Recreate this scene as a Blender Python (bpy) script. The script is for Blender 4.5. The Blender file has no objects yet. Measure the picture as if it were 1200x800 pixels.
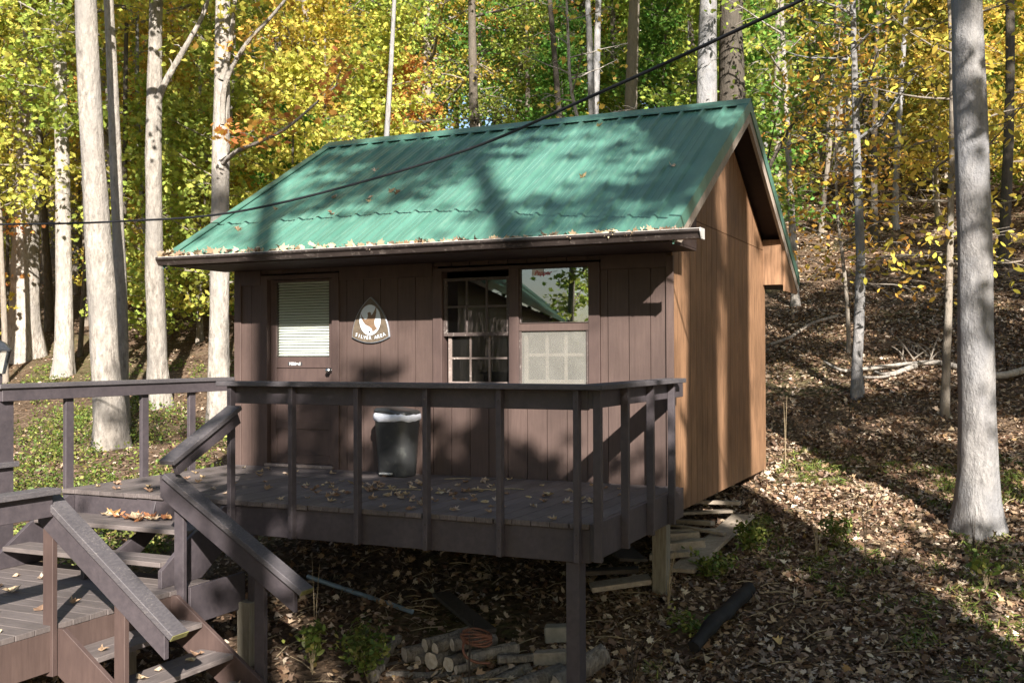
import bpy, math, random
import numpy as np
from mathutils import Vector, Matrix, noise as mnoise

random.seed(7)
RNG = np.random.default_rng(11)
S = bpy.context.scene
COL = S.collection
R = math.radians

# ------------------------------------------------------------------ helpers
OFF = {}          # world offset of every object (no rotations are used on parents)


def link(o):
    COL.objects.link(o)
    return o


def tag(o, label=None, cat=None, group=None, kind=None):
    if label: o['label'] = label
    if cat: o['category'] = cat
    if group: o['group'] = group
    if kind: o['kind'] = kind
    return o


def thing(name, loc, label, cat, group=None):
    o = link(bpy.data.objects.new(name, None))
    o.empty_display_size = 0.2
    o.location = loc
    OFF[o.name] = Vector(loc)
    return tag(o, label, cat, group)


class MB:
    """collects simple shapes into one mesh"""
    def __init__(self):
        self.v = []; self.f = []; self.sm = []

    def add(self, vs, fs, smooth=False):
        b = len(self.v)
        self.v += [tuple(p) for p in vs]
        self.f += [tuple(b + i for i in f) for f in fs]
        self.sm += [smooth] * len(fs)
        return self

    def box(self, x0, x1, y0, y1, z0, z1):
        vs = [(x0, y0, z0), (x1, y0, z0), (x1, y1, z0), (x0, y1, z0), (x0, y0, z1), (x1, y0, z1), (x1, y1, z1), (x0, y1, z1)]
        fs = [(0, 3, 2, 1), (4, 5, 6, 7), (0, 1, 5, 4), (1, 2, 6, 5), (2, 3, 7, 6), (3, 0, 4, 7)]
        return self.add(vs, fs)

    def beam(self, a, b, w, h, up=(0, 0, 1), plumb=None):
        """rectangular bar from a to b (centre line), w across, h along up; plumb='v' cuts ends vertically"""
        a = Vector(a); b = Vector(b); d = (b - a).normalized(); up = Vector(up)
        s = d.cross(up).normalized(); u = s.cross(d).normalized()
        if plumb: u = Vector((0, 0, 1)) * (1 / max(.2, u.z))
        vs = []
        for p in (a, b):
            for i, j in ((-1, -1), (1, -1), (1, 1), (-1, 1)):
                vs.append(p + s * (w / 2 * i) + u * (h / 2 * j))
        fs = [(0, 1, 2, 3), (7, 6, 5, 4), (0, 4, 5, 1), (1, 5, 6, 2), (2, 6, 7, 3), (3, 7, 4, 0)]
        return self.add(vs, fs)

    def prism(self, poly, axis, a, b):
        """extrude a 2D polygon along an axis: axis 'x' -> poly (y,z); 'y' -> (x,z); 'z' -> (x,y)"""
        def P(p, t):
            return {'x': (t, p[0], p[1]), 'y': (p[0], t, p[1]), 'z': (p[0], p[1], t)}[axis]
        n = len(poly)
        vs = [P(p, a) for p in poly] + [P(p, b) for p in poly]
        fs = [tuple(range(n)), tuple(range(2 * n - 1, n - 1, -1))] + [(i, i + n, (i + 1) % n + n, (i + 1) % n) for i in range(n)]
        return self.add(vs, fs)

    def tube(self, pts, rad, n=8, cap=True, smooth=True, jit=0.0):
        pts = [Vector(p) for p in pts]
        if not hasattr(rad, '__len__'): rad = [rad] * len(pts)
        vs = []; ref = None
        for i, p in enumerate(pts):
            d = (pts[min(i + 1, len(pts) - 1)] - pts[max(i - 1, 0)]).normalized()
            if ref is None: ref = Vector((1, 0, 0)) if abs(d.x) < .8 else Vector((0, 1, 0))
            s = d.cross(ref).normalized(); ref = s.cross(d).normalized()
            for k in range(n):
                a = 2 * math.pi * k / n
                rr = rad[i] * (1 + (jit * (random.random() - .5) if jit else 0))
                vs.append(p + (ref * math.cos(a) + s * math.sin(a)) * rr)
        fs = []
        for i in range(len(pts) - 1):
            for k in range(n):
                fs.append((i * n + k, i * n + (k + 1) % n, (i + 1) * n + (k + 1) % n, (i + 1) * n + k))
        self.add(vs, fs, smooth)
        if cap:
            m = (len(pts) - 1) * n
            self.add([vs[k] for k in range(n)], [tuple(range(n - 1, -1, -1))])
            self.add([vs[m + k] for k in range(n)], [tuple(range(n))])
        return self

    def lathe(self, prof, c, n=20, smooth=True, sx=1.0, sy=1.0):
        vs = []; fs = []
        for r, z in prof:
            for k in range(n):
                a = 2 * math.pi * k / n
                vs.append((c[0] + r * math.cos(a) * sx, c[1] + r * math.sin(a) * sy, c[2] + z))
        for i in range(len(prof) - 1):
            for k in range(n):
                fs.append((i * n + k, i * n + (k + 1) % n, (i + 1) * n + (k + 1) % n, (i + 1) * n + k))
        return self.add(vs, fs, smooth)

    def build(self, name, mat, parent=None, bevel=0.0, fix=True):
        base = OFF.get(parent.name, Vector()) if parent else Vector()
        me = bpy.data.meshes.new(name)
        me.from_pydata([(p[0] - base.x, p[1] - base.y, p[2] - base.z) for p in self.v], [], self.f)
        me.polygons.foreach_set('use_smooth', self.sm)
        if fix:
            import bmesh
            bm = bmesh.new(); bm.from_mesh(me)
            bmesh.ops.recalc_face_normals(bm, faces=bm.faces)
            bm.to_mesh(me); bm.free()
        me.materials.append(mat)
        o = link(bpy.data.objects.new(name, me))
        OFF[o.name] = base.copy()
        if parent: o.parent = parent
        if bevel:
            m = o.modifiers.new('Bevel', 'BEVEL'); m.width = bevel; m.segments = 1; m.limit_method = 'ANGLE'
        return o


def build_each(mb, name, mat, parent, bevel=0.0):
    """one object per loose piece (every box or prism added on its own)"""
    par = list(range(len(mb.v)))
    def find(i):
        while par[i] != i: par[i] = par[par[i]]; i = par[i]
        return i
    for f in mb.f:
        for k in f[1:]: par[find(k)] = find(f[0])
    groups = {}
    for fi, f in enumerate(mb.f): groups.setdefault(find(f[0]), []).append(fi)
    for fl in groups.values():
        used = sorted({k for fi in fl for k in mb.f[fi]}); ix = {k: i for i, k in enumerate(used)}
        q = MB(); q.add([mb.v[k] for k in used], [tuple(ix[k] for k in mb.f[fi]) for fi in fl]); q.build(name, mat, parent, bevel)


def solo(mb, name, mat, label, cat, group=None, bevel=0.0, origin=None, kind=None):
    """a thing that is one mesh, its origin at its base"""
    P = np.array(mb.v)
    if origin is None: origin = (P[:, 0].mean(), P[:, 1].mean(), P[:, 2].min())
    mb.v = [(p[0] - origin[0], p[1] - origin[1], p[2] - origin[2]) for p in mb.v]
    o = mb.build(name, mat, None, bevel)
    o.location = origin
    OFF[o.name] = Vector(origin)
    return tag(o, label, cat, group, kind)


def np_mesh(name, V, loops, nper, mat, attr=None, smooth=False):
    """mesh of faces that all have nper corners"""
    me = bpy.data.meshes.new(name)
    nf = len(loops) // nper
    me.vertices.add(len(V)); me.vertices.foreach_set('co', np.ascontiguousarray(V, np.float32).ravel())
    me.loops.add(len(loops)); me.loops.foreach_set('vertex_index', np.ascontiguousarray(loops, np.int32))
    me.polygons.add(nf); me.polygons.foreach_set('loop_start', np.arange(0, nf * nper, nper, dtype=np.int32))
    me.update(calc_edges=True)
    if smooth: me.polygons.foreach_set('use_smooth', np.ones(nf, bool))
    if attr is not None:
        for k, a in attr.items():
            at = me.attributes.new(k, 'FLOAT', 'FACE'); at.data.foreach_set('value', np.ascontiguousarray(a, np.float32))
    me.materials.append(mat)
    return me


# ------------------------------------------------------------------ materials
def nodes(name):
    m = bpy.data.materials.new(name); m.use_nodes = True
    nt = m.node_tree; nt.nodes.clear()
    out = nt.nodes.new('ShaderNodeOutputMaterial')
    return m, nt, out


def N(nt, t, **kw):
    n = nt.nodes.new('ShaderNode' + t)
    for k, v in kw.items():
        if k.startswith('i_'):
            key = k[2:]
            n.inputs[int(key) if key.isdigit() else key.replace('_', ' ')].default_value = v
        else: setattr(n, k, v)
    return n


def L(nt, a, b): nt.links.new(a, b)


def ramp(nt, fac, stops, interp='LINEAR'):
    r = N(nt, 'ValToRGB'); cr = r.color_ramp; cr.interpolation = interp
    while len(cr.elements) < len(stops): cr.elements.new(0.5)
    for e, (p, c) in zip(cr.elements, stops):
        e.position = p; e.color = (*c, 1) if len(c) == 3 else c
    L(nt, fac, r.inputs[0]); return r.outputs[0]


def coords(nt, scale=(1, 1, 1), world=True):
    """world position (geometry node), so that grain runs on through neighbouring pieces"""
    g = N(nt, 'NewGeometry') if world else N(nt, 'TexCoord')
    mp = N(nt, 'Mapping'); mp.inputs['Scale'].default_value = scale
    L(nt, g.outputs['Position'] if world else g.outputs['Object'], mp.inputs['Vector'])
    return mp.outputs[0]


def noise(nt, vec, scale, detail=5, rough=.6):
    n = N(nt, 'TexNoise', i_Scale=scale, i_Detail=detail, i_Roughness=rough)
    L(nt, vec, n.inputs['Vector']); return n.outputs[0]


def mixc(nt, fac, a, b, blend='MIX'):
    m = N(nt, 'Mix', data_type='RGBA', blend_type=blend)
    for s, v in ((m.inputs[0], fac), (m.inputs[6], a), (m.inputs[7], b)):
        if hasattr(v, 'links'): L(nt, v, s)
        else: s.default_value = v if not hasattr(v, '__len__') else ((*v, 1) if len(v) == 3 else v)
    return m.outputs[2]


def princ(nt, out, col, rough=.6, bump=None, bstr=.3, bdist=.01, **kw):
    p = N(nt, 'BsdfPrincipled')
    for k, v in dict(Base_Color=col, Roughness=rough, **kw).items():
        s = p.inputs[k.replace('_', ' ')]
        if hasattr(v, 'links'): L(nt, v, s)
        else: s.default_value = v if not hasattr(v, '__len__') else ((*v, 1) if len(v) == 3 else v)
    if bump is not None:
        b = N(nt, 'Bump', i_Strength=bstr, i_Distance=bdist); L(nt, bump, b.inputs['Height']); L(nt, b.outputs[0], p.inputs['Normal'])
    L(nt, p.outputs[0], out.inputs[0]); return p


def m_wood(name, c1, c2, grain=(1, 1, 1), scale=8, rough=.65, island=.35, wear=None, wearamt=.62, spec=.3, bstr=.25):
    m, nt, out = nodes(name)
    v = coords(nt, grain)
    n1 = noise(nt, v, scale, 6, .65); n2 = noise(nt, coords(nt), 1.7, 4)
    a = ramp(nt, n1, [(.3, c1), (.7, c2)])
    a = mixc(nt, ramp(nt, n2, [(.35, (0, 0, 0)), (.7, (.55, .55, .55))]), a, tuple(x * .6 for x in c1))
    g = N(nt, 'NewGeometry')
    isl = N(nt, 'MapRange', i_3=1 - island, i_4=1 + island); L(nt, g.outputs['Random Per Island'], isl.inputs[0])
    hs = N(nt, 'HueSaturation'); L(nt, a, hs.inputs['Color']); L(nt, isl.outputs[0], hs.inputs['Value'])
    c = hs.outputs[0]
    if wear:
        n3 = noise(nt, coords(nt, tuple(x * 1.6 for x in grain)), scale * 1.3, 8, .75)
        n4 = noise(nt, coords(nt), 2.5, 3)
        w = N(nt, 'Math', operation='MULTIPLY'); L(nt, ramp(nt, n3, [(wearamt, (0, 0, 0)), (wearamt + .08, (1, 1, 1))]), w.inputs[0])
        L(nt, ramp(nt, n4, [(.4, (.15, .15, .15)), (.65, (1, 1, 1))]), w.inputs[1])
        c = mixc(nt, w.outputs[0], c, wear)
    princ(nt, out, c, rough, n1, bstr, .006, Specular_IOR_Level=spec)
    return m


def m_plain(name, col, rough=.5, metal=0.0, var=.15, scale=6, bstr=.05, spec=.5, dirt=None):
    m, nt, out = nodes(name)
    n1 = noise(nt, coords(nt), scale, 6)
    c = ramp(nt, n1, [(.3, tuple(x * (1 - var) for x in col)), (.7, tuple(min(1, x * (1 + var)) for x in col))])
    if dirt:
        n2 = noise(nt, coords(nt), scale * 2.3, 8, .7)
        c = mixc(nt, ramp(nt, n2, [(.55, (0, 0, 0)), (.72, (.8, .8, .8))]), c, dirt)
    princ(nt, out, c, rough, n1, bstr, .004, Metallic=metal, Specular_IOR_Level=spec)
    return m


M = {}
M['brown'] = m_wood('brown_painted_siding', (.066, .043, .037), (.093, .062, .053), (9, 9, .7), 5, .62, .10, (.20, .15, .125), .70, .35)
M['brown_trim'] = m_wood('brown_painted_trim', (.060, .039, .035), (.082, .054, .047), (5, 5, .8), 6, .6, .08, (.24, .19, .16), .69, .35)
M['rail'] = m_wood('brown_stained_railing', (.044, .037, .042), (.072, .059, .064), (3, 3, 3), 7, .55, .12, (.17, .14, .125), .67, .4)
M['cap'] = m_wood('weathered_rail_cap', (.055, .050, .056), (.10, .090, .094), (2.5, 2.5, 14), 9, .6, .1, (.24, .21, .19), .55, .35)
M['deck'] = m_wood('weathered_deck_boards', (.078, .064, .062), (.150, .126, .120), (16, 1.1, 4), 5, .7, .22, (.24, .21, .19), .58, .3)
M['tread'] = m_wood('weathered_stair_treads', (.085, .070, .067), (.155, .130, .122), (1.1, 16, 4), 5, .7, .18, (.25, .22, .20), .58, .3)
M['treadY'] = m_wood('weathered_landing_boards', (.085, .070, .067), (.155, .130, .122), (16, 1.1, 4), 5, .7, .18, (.25, .22, .20), .58, .3)
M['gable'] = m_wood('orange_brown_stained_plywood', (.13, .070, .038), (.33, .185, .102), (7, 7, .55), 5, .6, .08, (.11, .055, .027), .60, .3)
M['rake'] = m_wood('bare_weathered_rake_board', (.27, .22, .18), (.42, .35, .29), (3, 3, 3), 7, .7, .06, (.16, .12, .09), .62, .2)
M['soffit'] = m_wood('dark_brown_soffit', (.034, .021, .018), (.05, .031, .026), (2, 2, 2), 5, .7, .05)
M['oldwood'] = m_wood('old_grey_lumber', (.20, .165, .13), (.36, .30, .24), (4, 4, 4), 6, .8, .3, (.10, .08, .06), .6, .2)
M['darkplank'] = m_wood('dark_damp_plank', (.04, .032, .026), (.075, .06, .05), (4, 4, 4), 6, .8, .2)
M['post'] = m_wood('raw_timber_post', (.125, .11, .085), (.24, .215, .17), (8, 8, .8), 6, .8, .1, (.10, .11, .06), .58, .2)
M['char'] = m_plain('charred_black_wood', (.012, .011, .011), .75, 0, .4, 14, .5, .3)
M['gutter'] = m_plain('brown_gutter_metal', (.038, .029, .026), .4, .1, .25, 9, .05, .5, (.20, .17, .15))
M['gutter_end'] = m_plain('bare_aluminium', (.62, .60, .57), .4, .3, .12, 8, .05, .5, (.3, .26, .22))
M['lantern'] = m_plain('dark_grey_lantern_metal', (.045, .05, .058), .42, .6, .3, 20, .1, .5, (.15, .14, .13))
M['nickel'] = m_plain('brushed_nickel', (.6, .6, .6), .28, 1.0, .05, 10, .02)
M['plastic'] = m_plain('dark_grey_plastic', (.030, .031, .032), .36, 0, .15, 5, .02, .5, (.075, .078, .072))
M['pedal'] = m_plain('pale_grey_pedal', (.34, .34, .33), .5, 0, .2, 30, .05, .4)
M['bag'] = m_plain('white_bin_liner', (.70, .72, .80), .35, 0, .06, 20, .25, .5)
M['pvc'] = m_plain('grey_blue_pipe', (.20, .27, .34), .4, 0, .12, 12, .03, .5)
M['cable'] = m_plain('black_rubber_cable', (.012, .012, .014), .6, 0, .2, 10, .02, .3)
M['copper'] = m_plain('rusty_red_hose', (.15, .06, .035), .55, 0, .3, 18, .1, .4)
M['conc'] = m_plain('grey_concrete', (.24, .22, .19), .9, 0, .25, 10, .3, .2)
M['white'] = m_plain('white_paint', (.70, .69, .66), .5, 0, .05, 8, .02)
M['blind'] = m_plain('cream_blind_slats', (.52, .53, .50), .45, 0, .06, 5, .02)
M['ink'] = m_plain('faded_dark_ink', (.03, .028, .03), .7)
M['redink'] = m_plain('red_print', (.45, .05, .06), .5)
M['plaque'] = m_plain('weathered_bronze_brown', (.115, .088, .062), .55, .25, .35, 22, .2, .4, (.17, .16, .15))
M['plaque_rim'] = m_plain('pale_metal_rim', (.30, .32, .36), .4, .5, .15, 15)
M['emblem'] = m_plain('pale_blue_enamel', (.58, .64, .72), .4, 0, .05, 12)
M['bird'] = m_plain('brown_enamel', (.15, .095, .058), .5, 0, .3, 25)
M['interior'] = m_plain('dark_interior', (.05, .042, .036), .8)
M['chrome'] = M['nickel']


M['sashpaint'] = m_wood('peeling_sash_paint', (.060, .044, .040), (.085, .065, .06), (3, 3, 3), 9, .6, .1, (.48, .44, .40), .56, .3)
M['sashworn'] = m_wood('bare_worn_sash', (.17, .13, .115), (.27, .22, .20), (3, 3, 3), 9, .7, .1, (.55, .5, .46), .56, .2)
def m_roof():
    m, nt, out = nodes('green_ribbed_metal')
    n1 = noise(nt, coords(nt, (1, .25, .25)), 6, 6); n2 = noise(nt, coords(nt, (6, .5, .5)), 7, 8, .7)
    c = ramp(nt, n1, [(.3, (.052, .138, .104)), (.7, (.080, .192, .150))])
    c = mixc(nt, ramp(nt, n2, [(.5, (0, 0, 0)), (.8, (.5, .5, .5))]), c, (.19, .26, .215))
    r = ramp(nt, n2, [(.3, (.30, .30, .30)), (.7, (.5, .5, .5))])
    princ(nt, out, c, r, n1, .03, .004, Specular_IOR_Level=.5)
    return m


M['roof'] = m_roof()


def m_glass(name, tint=.78, rough=.0, ior=1.9, dust=0.0):
    m, nt, out = nodes(name)
    fr = N(nt, 'Fresnel', i_IOR=ior)
    gl = N(nt, 'BsdfGlossy', i_Roughness=rough); gl.inputs[0].default_value = (1, 1, 1, 1)
    tr = N(nt, 'BsdfTransparent'); tr.inputs[0].default_value = (tint, tint * 1.02, tint, 1)
    mx = N(nt, 'MixShader'); L(nt, fr.outputs[0], mx.inputs[0]); L(nt, tr.outputs[0], mx.inputs[1]); L(nt, gl.outputs[0], mx.inputs[2])
    last = mx.outputs[0]
    if dust:
        d = N(nt, 'BsdfDiffuse'); d.inputs[0].default_value = (.5, .48, .44, 1)
        n1 = noise(nt, coords(nt), 140, 4, .6); n2 = noise(nt, coords(nt), 4, 4)
        f = N(nt, 'Math', operation='MULTIPLY'); L(nt, ramp(nt, n1, [(.3, (dust * .6,) * 3), (.75, (min(1, dust * 1.4),) * 3)]), f.inputs[0])
        L(nt, ramp(nt, n2, [(.3, (.75, .75, .75)), (.7, (1, 1, 1))]), f.inputs[1])
        m2 = N(nt, 'MixShader'); L(nt, f.outputs[0], m2.inputs[0]); L(nt, last, m2.inputs[1]); L(nt, d.outputs[0], m2.inputs[2]); last = m2.outputs[0]
    L(nt, last, out.inputs[0]); return m


M['glass'] = m_glass('window_glass', ior=2.7, dust=.003)
M['dusty'] = m_glass('old_dusty_glass', ior=1.6, dust=.018)
M['screen'] = m_glass('dusty_insect_screen', ior=1.2, dust=.2)
M['doorglass'] = m_glass('door_glass', .97, ior=1.35, dust=.03)
M['lampglass'] = m_glass('frosted_lantern_glass', ior=1.4, dust=.45)


def m_bark(name, c1, c2, patch, vscale=6, bstr=1.0, streak=2.4, blotch=None):
    m, nt, out = nodes(name)
    oi = N(nt, 'ObjectInfo')
    tc = N(nt, 'TexCoord')
    def co(s):
        mp = N(nt, 'Mapping'); mp.inputs['Scale'].default_value = s; L(nt, tc.outputs['Object'], mp.inputs[0])
        ad = N(nt, 'VectorMath', operation='ADD'); L(nt, mp.outputs[0], ad.inputs[0])
        cb = N(nt, 'CombineXYZ'); mu = N(nt, 'Math', operation='MULTIPLY', i_1=37.0); L(nt, oi.outputs['Random'], mu.inputs[0])
        L(nt, mu.outputs[0], cb.inputs[0]); L(nt, mu.outputs[0], cb.inputs[2]); L(nt, cb.outputs[0], ad.inputs[1]); return ad.outputs[0]
    n1 = noise(nt, co((streak, streak, .8)), vscale, 8, .7)
    n2 = noise(nt, co((1, 1, .6)), 2.2, 5)
    n3 = noise(nt, co((1, 1, .5)), 9, 6, .7)
    c = ramp(nt, n1, [(.28, c1), (.62, c2)])
    c = mixc(nt, ramp(nt, n2, [(.42, (0, 0, 0)), (.66, (.8, .8, .8))]), c, patch)
    c = mixc(nt, ramp(nt, n3, [(.60, (0, 0, 0)), (.72, (.7, .7, .7))]), c, tuple(x * .55 for x in c1))
    hs = N(nt, 'HueSaturation'); L(nt, c, hs.inputs['Color'])
    mr = N(nt, 'MapRange', i_3=.82, i_4=1.12); L(nt, oi.outputs['Random'], mr.inputs[0]); L(nt, mr.outputs[0], hs.inputs['Value'])
    ad = N(nt, 'Math', operation='ADD'); L(nt, n1, ad.inputs[0]); L(nt, n3, ad.inputs[1])
    princ(nt, out, hs.outputs[0], .85, ad.outputs[0], bstr, .04, Specular_IOR_Level=.2)
    return m


M['bark'] = m_bark('pale_grey_bark', (.12, .10, .083), (.40, .36, .315), (.24, .22, .20))
M['beech'] = m_bark('smooth_grey_beech_bark', (.13, .122, .12), (.30, .285, .275), (.21, .21, .22), 5, 1.2, 2.2)
M['darkbark'] = m_bark('dark_furrowed_bark', (.055, .044, .034), (.12, .10, .08), (.085, .075, .06), 8, 1.0)
M['midbark'] = m_bark('grey_brown_bark', (.14, .115, .09), (.26, .22, .18), (.20, .18, .155), 7, .8)
M['logbark'] = m_bark('rough_log_bark', (.085, .07, .058), (.36, .32, .28), (.20, .17, .145), 9, 1.3, 3)


def m_logend():
    m, nt, out = nodes('sawn_log_end')
    tc = N(nt, 'TexCoord')
    n1 = noise(nt, coords(nt), 30, 6, .7); n2 = noise(nt, coords(nt), 9, 5)
    c = ramp(nt, n1, [(.3, (.34, .28, .22)), (.7, (.56, .50, .43))])
    c = mixc(nt, ramp(nt, n2, [(.5, (0, 0, 0)), (.7, (.7, .7, .7))]), c, (.22, .18, .15))
    princ(nt, out, c, .85, n1, .3, .005, Specular_IOR_Level=.15); return m


M['logend'] = m_logend()


def m_leaf(name, trans=.35, sat=1.0, hj=.03, vlo=.55, vhi=1.4, objcol=True, base=None, rough=.5):
    m, nt, out = nodes(name)
    at = N(nt, 'Attribute', attribute_name='rnd'); at2 = N(nt, 'Attribute', attribute_name='rnd2')
    hs = N(nt, 'HueSaturation', i_Saturation=sat)
    if objcol:
        oi = N(nt, 'ObjectInfo'); L(nt, oi.outputs['Color'], hs.inputs['Color'])
    else:
        L(nt, ramp(nt, at2.outputs['Fac'], base), hs.inputs['Color'])
    h = N(nt, 'MapRange', i_3=.5 - hj, i_4=.5 + hj); L(nt, (at2 if objcol else at).outputs['Fac'], h.inputs[0]); L(nt, h.outputs[0], hs.inputs['Hue'])
    v = N(nt, 'MapRange', i_3=vlo, i_4=vhi); L(nt, at.outputs['Fac'], v.inputs[0]); L(nt, v.outputs[0], hs.inputs['Value'])
    p = N(nt, 'BsdfPrincipled', i_Roughness=rough); p.inputs['Specular IOR Level'].default_value = .25
    L(nt, hs.outputs[0], p.inputs['Base Color'])
    if trans > 0:
        t = N(nt, 'BsdfTranslucent'); L(nt, hs.outputs[0], t.inputs[0])
        mx = N(nt, 'MixShader', i_0=trans); L(nt, p.outputs[0], mx.inputs[1]); L(nt, t.outputs[0], mx.inputs[2]); L(nt, mx.outputs[0], out.inputs[0])
    else: L(nt, p.outputs[0], out.inputs[0])
    return m


M['leaf'] = m_leaf('autumn_leaves', .48, .97, .03, .9, 2.15)
M['litter'] = m_leaf('fallen_leaf_litter', .08, 1.0, .015, .55, 1.3, False,
                     [(0, (.11, .060, .034)), (.3, (.22, .135, .082)), (.55, (.32, .215, .14)), (.8, (.44, .33, .245)), (.95, (.54, .45, .36)), (1, (.38, .22, .07))], .6)
M['dry'] = m_leaf('dry_tan_leaf', .12, 1.0, .02, .75, 1.25, False, [(0, (.33, .22, .13)), (.5, (.44, .33, .22)), (1, (.52, .42, .31))], .6)
M['dryorange'] = m_leaf('dry_orange_leaf', .12, 1.0, .02, .75, 1.25, False, [(0, (.36, .16, .06)), (1, (.46, .26, .12))], .6)
M['weed'] = m_leaf('green_ground_plants', .3, 1.0, .03, .6, 1.35, False, [(0, (.060, .095, .02)), (.5, (.13, .17, .035)), (.85, (.22, .235, .055)), (1, (.30, .27, .08))])
M['stalk'] = m_plain('dry_straw_stalk', (.30, .235, .15), .8, 0, .3, 30, .1, .2)
M['darkstalk'] = m_plain('dead_dark_stalk', (.05, .04, .032), .85, 0, .3, 30, .1, .2)


def m_ground():
    m, nt, out = nodes('forest_floor')
    v = coords(nt)
    n1 = noise(nt, v, .35, 4); n2 = noise(nt, v, 9, 8, .75); n3 = noise(nt, v, 34, 6, .7)
    vo = N(nt, 'TexVoronoi', i_Scale=16.0); L(nt, v, vo.inputs['Vector'])
    vsep = N(nt, 'SeparateColor'); L(nt, vo.outputs['Color'], vsep.inputs[0])
    c = ramp(nt, n3, [(.3, (.055, .034, .022)), (.5, (.12, .078, .05)), (.72, (.21, .15, .10))])
    c = mixc(nt, .45, c, ramp(nt, vsep.outputs[0], [(0, (.03, .02, .014)), (.5, (.11, .075, .05)), (1, (.24, .175, .125))]))
    c = mixc(nt, ramp(nt, n2, [(.45, (0, 0, 0)), (.65, (.75, .75, .75))]), c, (.06, .040, .027))
    gn = ramp(nt, n1, [(.52, (0, 0, 0)), (.62, (.6, .6, .6))])
    gm = N(nt, 'Math', operation='MULTIPLY'); L(nt, gn, gm.inputs[0]); L(nt, ramp(nt, n2, [(.4, (0, 0, 0)), (.6, (1, 1, 1))]), gm.inputs[1])
    c = mixc(nt, gm.outputs[0], c, (.085, .10, .03))
    ad = N(nt, 'Math', operation='ADD'); L(nt, n2, ad.inputs[0]); L(nt, vo.outputs[0], ad.inputs[1])
    princ(nt, out, c, .95, ad.outputs[0], .9, .03, Specular_IOR_Level=.1); return m


M['ground'] = m_ground()

# ------------------------------------------------------------------ ground
GY = np.array([-400, -60, -12, -8, -2.3, 0, 4.1, 8, 14, 25, 50, 100, 200, 400.])
GZ = np.array([-60, -9, -2.8, -2.05, -1.35, -.95, -.33, .45, 2.2, 5.4, 13, 27, 46, 60.])


def gz(x, y):
    x = np.asarray(x, float); y = np.asarray(y, float)
    z = (np.interp(y - .6, GY, GZ) + 2 * np.interp(y, GY, GZ) + np.interp(y + .6, GY, GZ)) / 4
    b = .05 * np.sin(x * 1.3 + .7 * y) + .04 * np.sin(2.3 * y - 1.1 * x + 1) + .03 * np.sin(3.1 * x + .4)
    far = np.clip((y - 10) / 20, 0, 1)
    b += far * (.5 * np.sin(x * .21 + 1) + .35 * np.sin(x * .13 - y * .17))
    return z + b * .6


def build_ground():
    xs = np.unique(np.concatenate([np.linspace(-400, -30, 24), np.linspace(-30, -12, 45), np.linspace(-12, 14, 200), np.linspace(14, 40, 40), np.linspace(40, 400, 24)]))
    ys = np.unique(np.concatenate([np.linspace(-400, -14, 30), np.linspace(-14, -5, 40), np.linspace(-5, 18, 190), np.linspace(18, 60, 70), np.linspace(60, 400, 30)]))
    X, Y = np.meshgrid(xs, ys); Z = gz(X, Y)
    Z += np.where((np.abs(X) < 14) & (np.abs(Y) < 20), RNG.normal(0, .012, X.shape), 0)
    V = np.stack([X, Y, Z], -1).reshape(-1, 3); nx, ny = len(xs), len(ys)
    i = (np.arange(ny - 1)[:, None] * nx + np.arange(nx - 1)[None]).ravel()
    me = np_mesh('ground', V, np.stack([i, i + 1, i + nx + 1, i + nx], 1).ravel(), 4, M['ground'], smooth=True)
    o = link(bpy.data.objects.new('ground', me)); o['kind'] = 'structure'


build_ground()

# ------------------------------------------------------------------ cabin
W, D = 4.88, 4.115
ZB, ZS = -.25, 2.088                       # siding bottom, soffit
SL = .571                                 # roof slope
RY, RZ = D / 2, 3.85
EY, EZ = -.85, 3.85 - .571 * (D / 2 + .85)
XL, XR = -.20, 5.14


def roofz(y): return RZ - SL * abs(y - RY)


cabin = thing('cabin', (2.44, 2.05, -.9), 'small brown cabin with a green ribbed metal roof and a front deck', 'cabin')

# front wall boards, split round the openings
OPEN = [(.34, 1.335, ZB, 2.05), (2.44, 4.20, .84, 2.05)]


def board_wall(openings, x_edges, z0, z1, y0, y1, axis='y'):
    mb = MB(); g = .0035
    for a, b in zip(x_edges[:-1], x_edges[1:]):
        cuts = sorted(set([a, b] + [c for o in openings for c in o[:2] if a < c < b]))
        for c, d in zip(cuts[:-1], cuts[1:]):
            mid = (c + d) / 2; segs = [(z0, z1)]
            for o in openings:
                if o[0] < mid < o[1]:
                    ns = []
                    for s in segs:
                        if o[2] > s[0]: ns.append((s[0], min(o[2], s[1])))
                        if o[3] < s[1]: ns.append((max(o[3], s[0]), s[1]))
                    segs = ns
            for s in segs:
                if s[1] - s[0] < .01: continue
                l = c + (g if c == a else 0); r = d - (g if d == b else 0)
                if axis == 'y': mb.box(l, r, y0, y1, *s)
                else: mb.box(y0, y1, l, r, *s)
    return mb


xe = list(np.arange(0, W - .05, .2033)) + [W - .055]
mb = board_wall(OPEN, xe, ZB, ZS, 0, .012)
for o in [(0.0, .34, ZB, ZS), (1.335, 2.44, ZB, ZS), (4.20, W - .012, ZB, ZS), (2.44, 4.20, ZB, .84)]:
    mb.box(o[0], o[1], .0125, .10, o[2], o[3])
mb.build('front_wall', M['brown'], cabin)
t = MB(); t.box(-.018, .07, -.022, -.0005, ZB, ZS); t.box(W - .055, W + .014, -.022, -.0005, ZB, ZS - .03)
build_each(t, 'corner_trim', M['brown'], cabin, .003)
t = MB(); t.box(.07, .335, -.02, -.0005, 1.93, ZS); t.box(1.34, 2.435, -.02, -.0005, 1.955, ZS); t.box(4.205, W - .056, -.02, -.0005, 1.955, ZS)
build_each(t, 'frieze_board', M['brown_trim'], cabin, .003)


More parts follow.
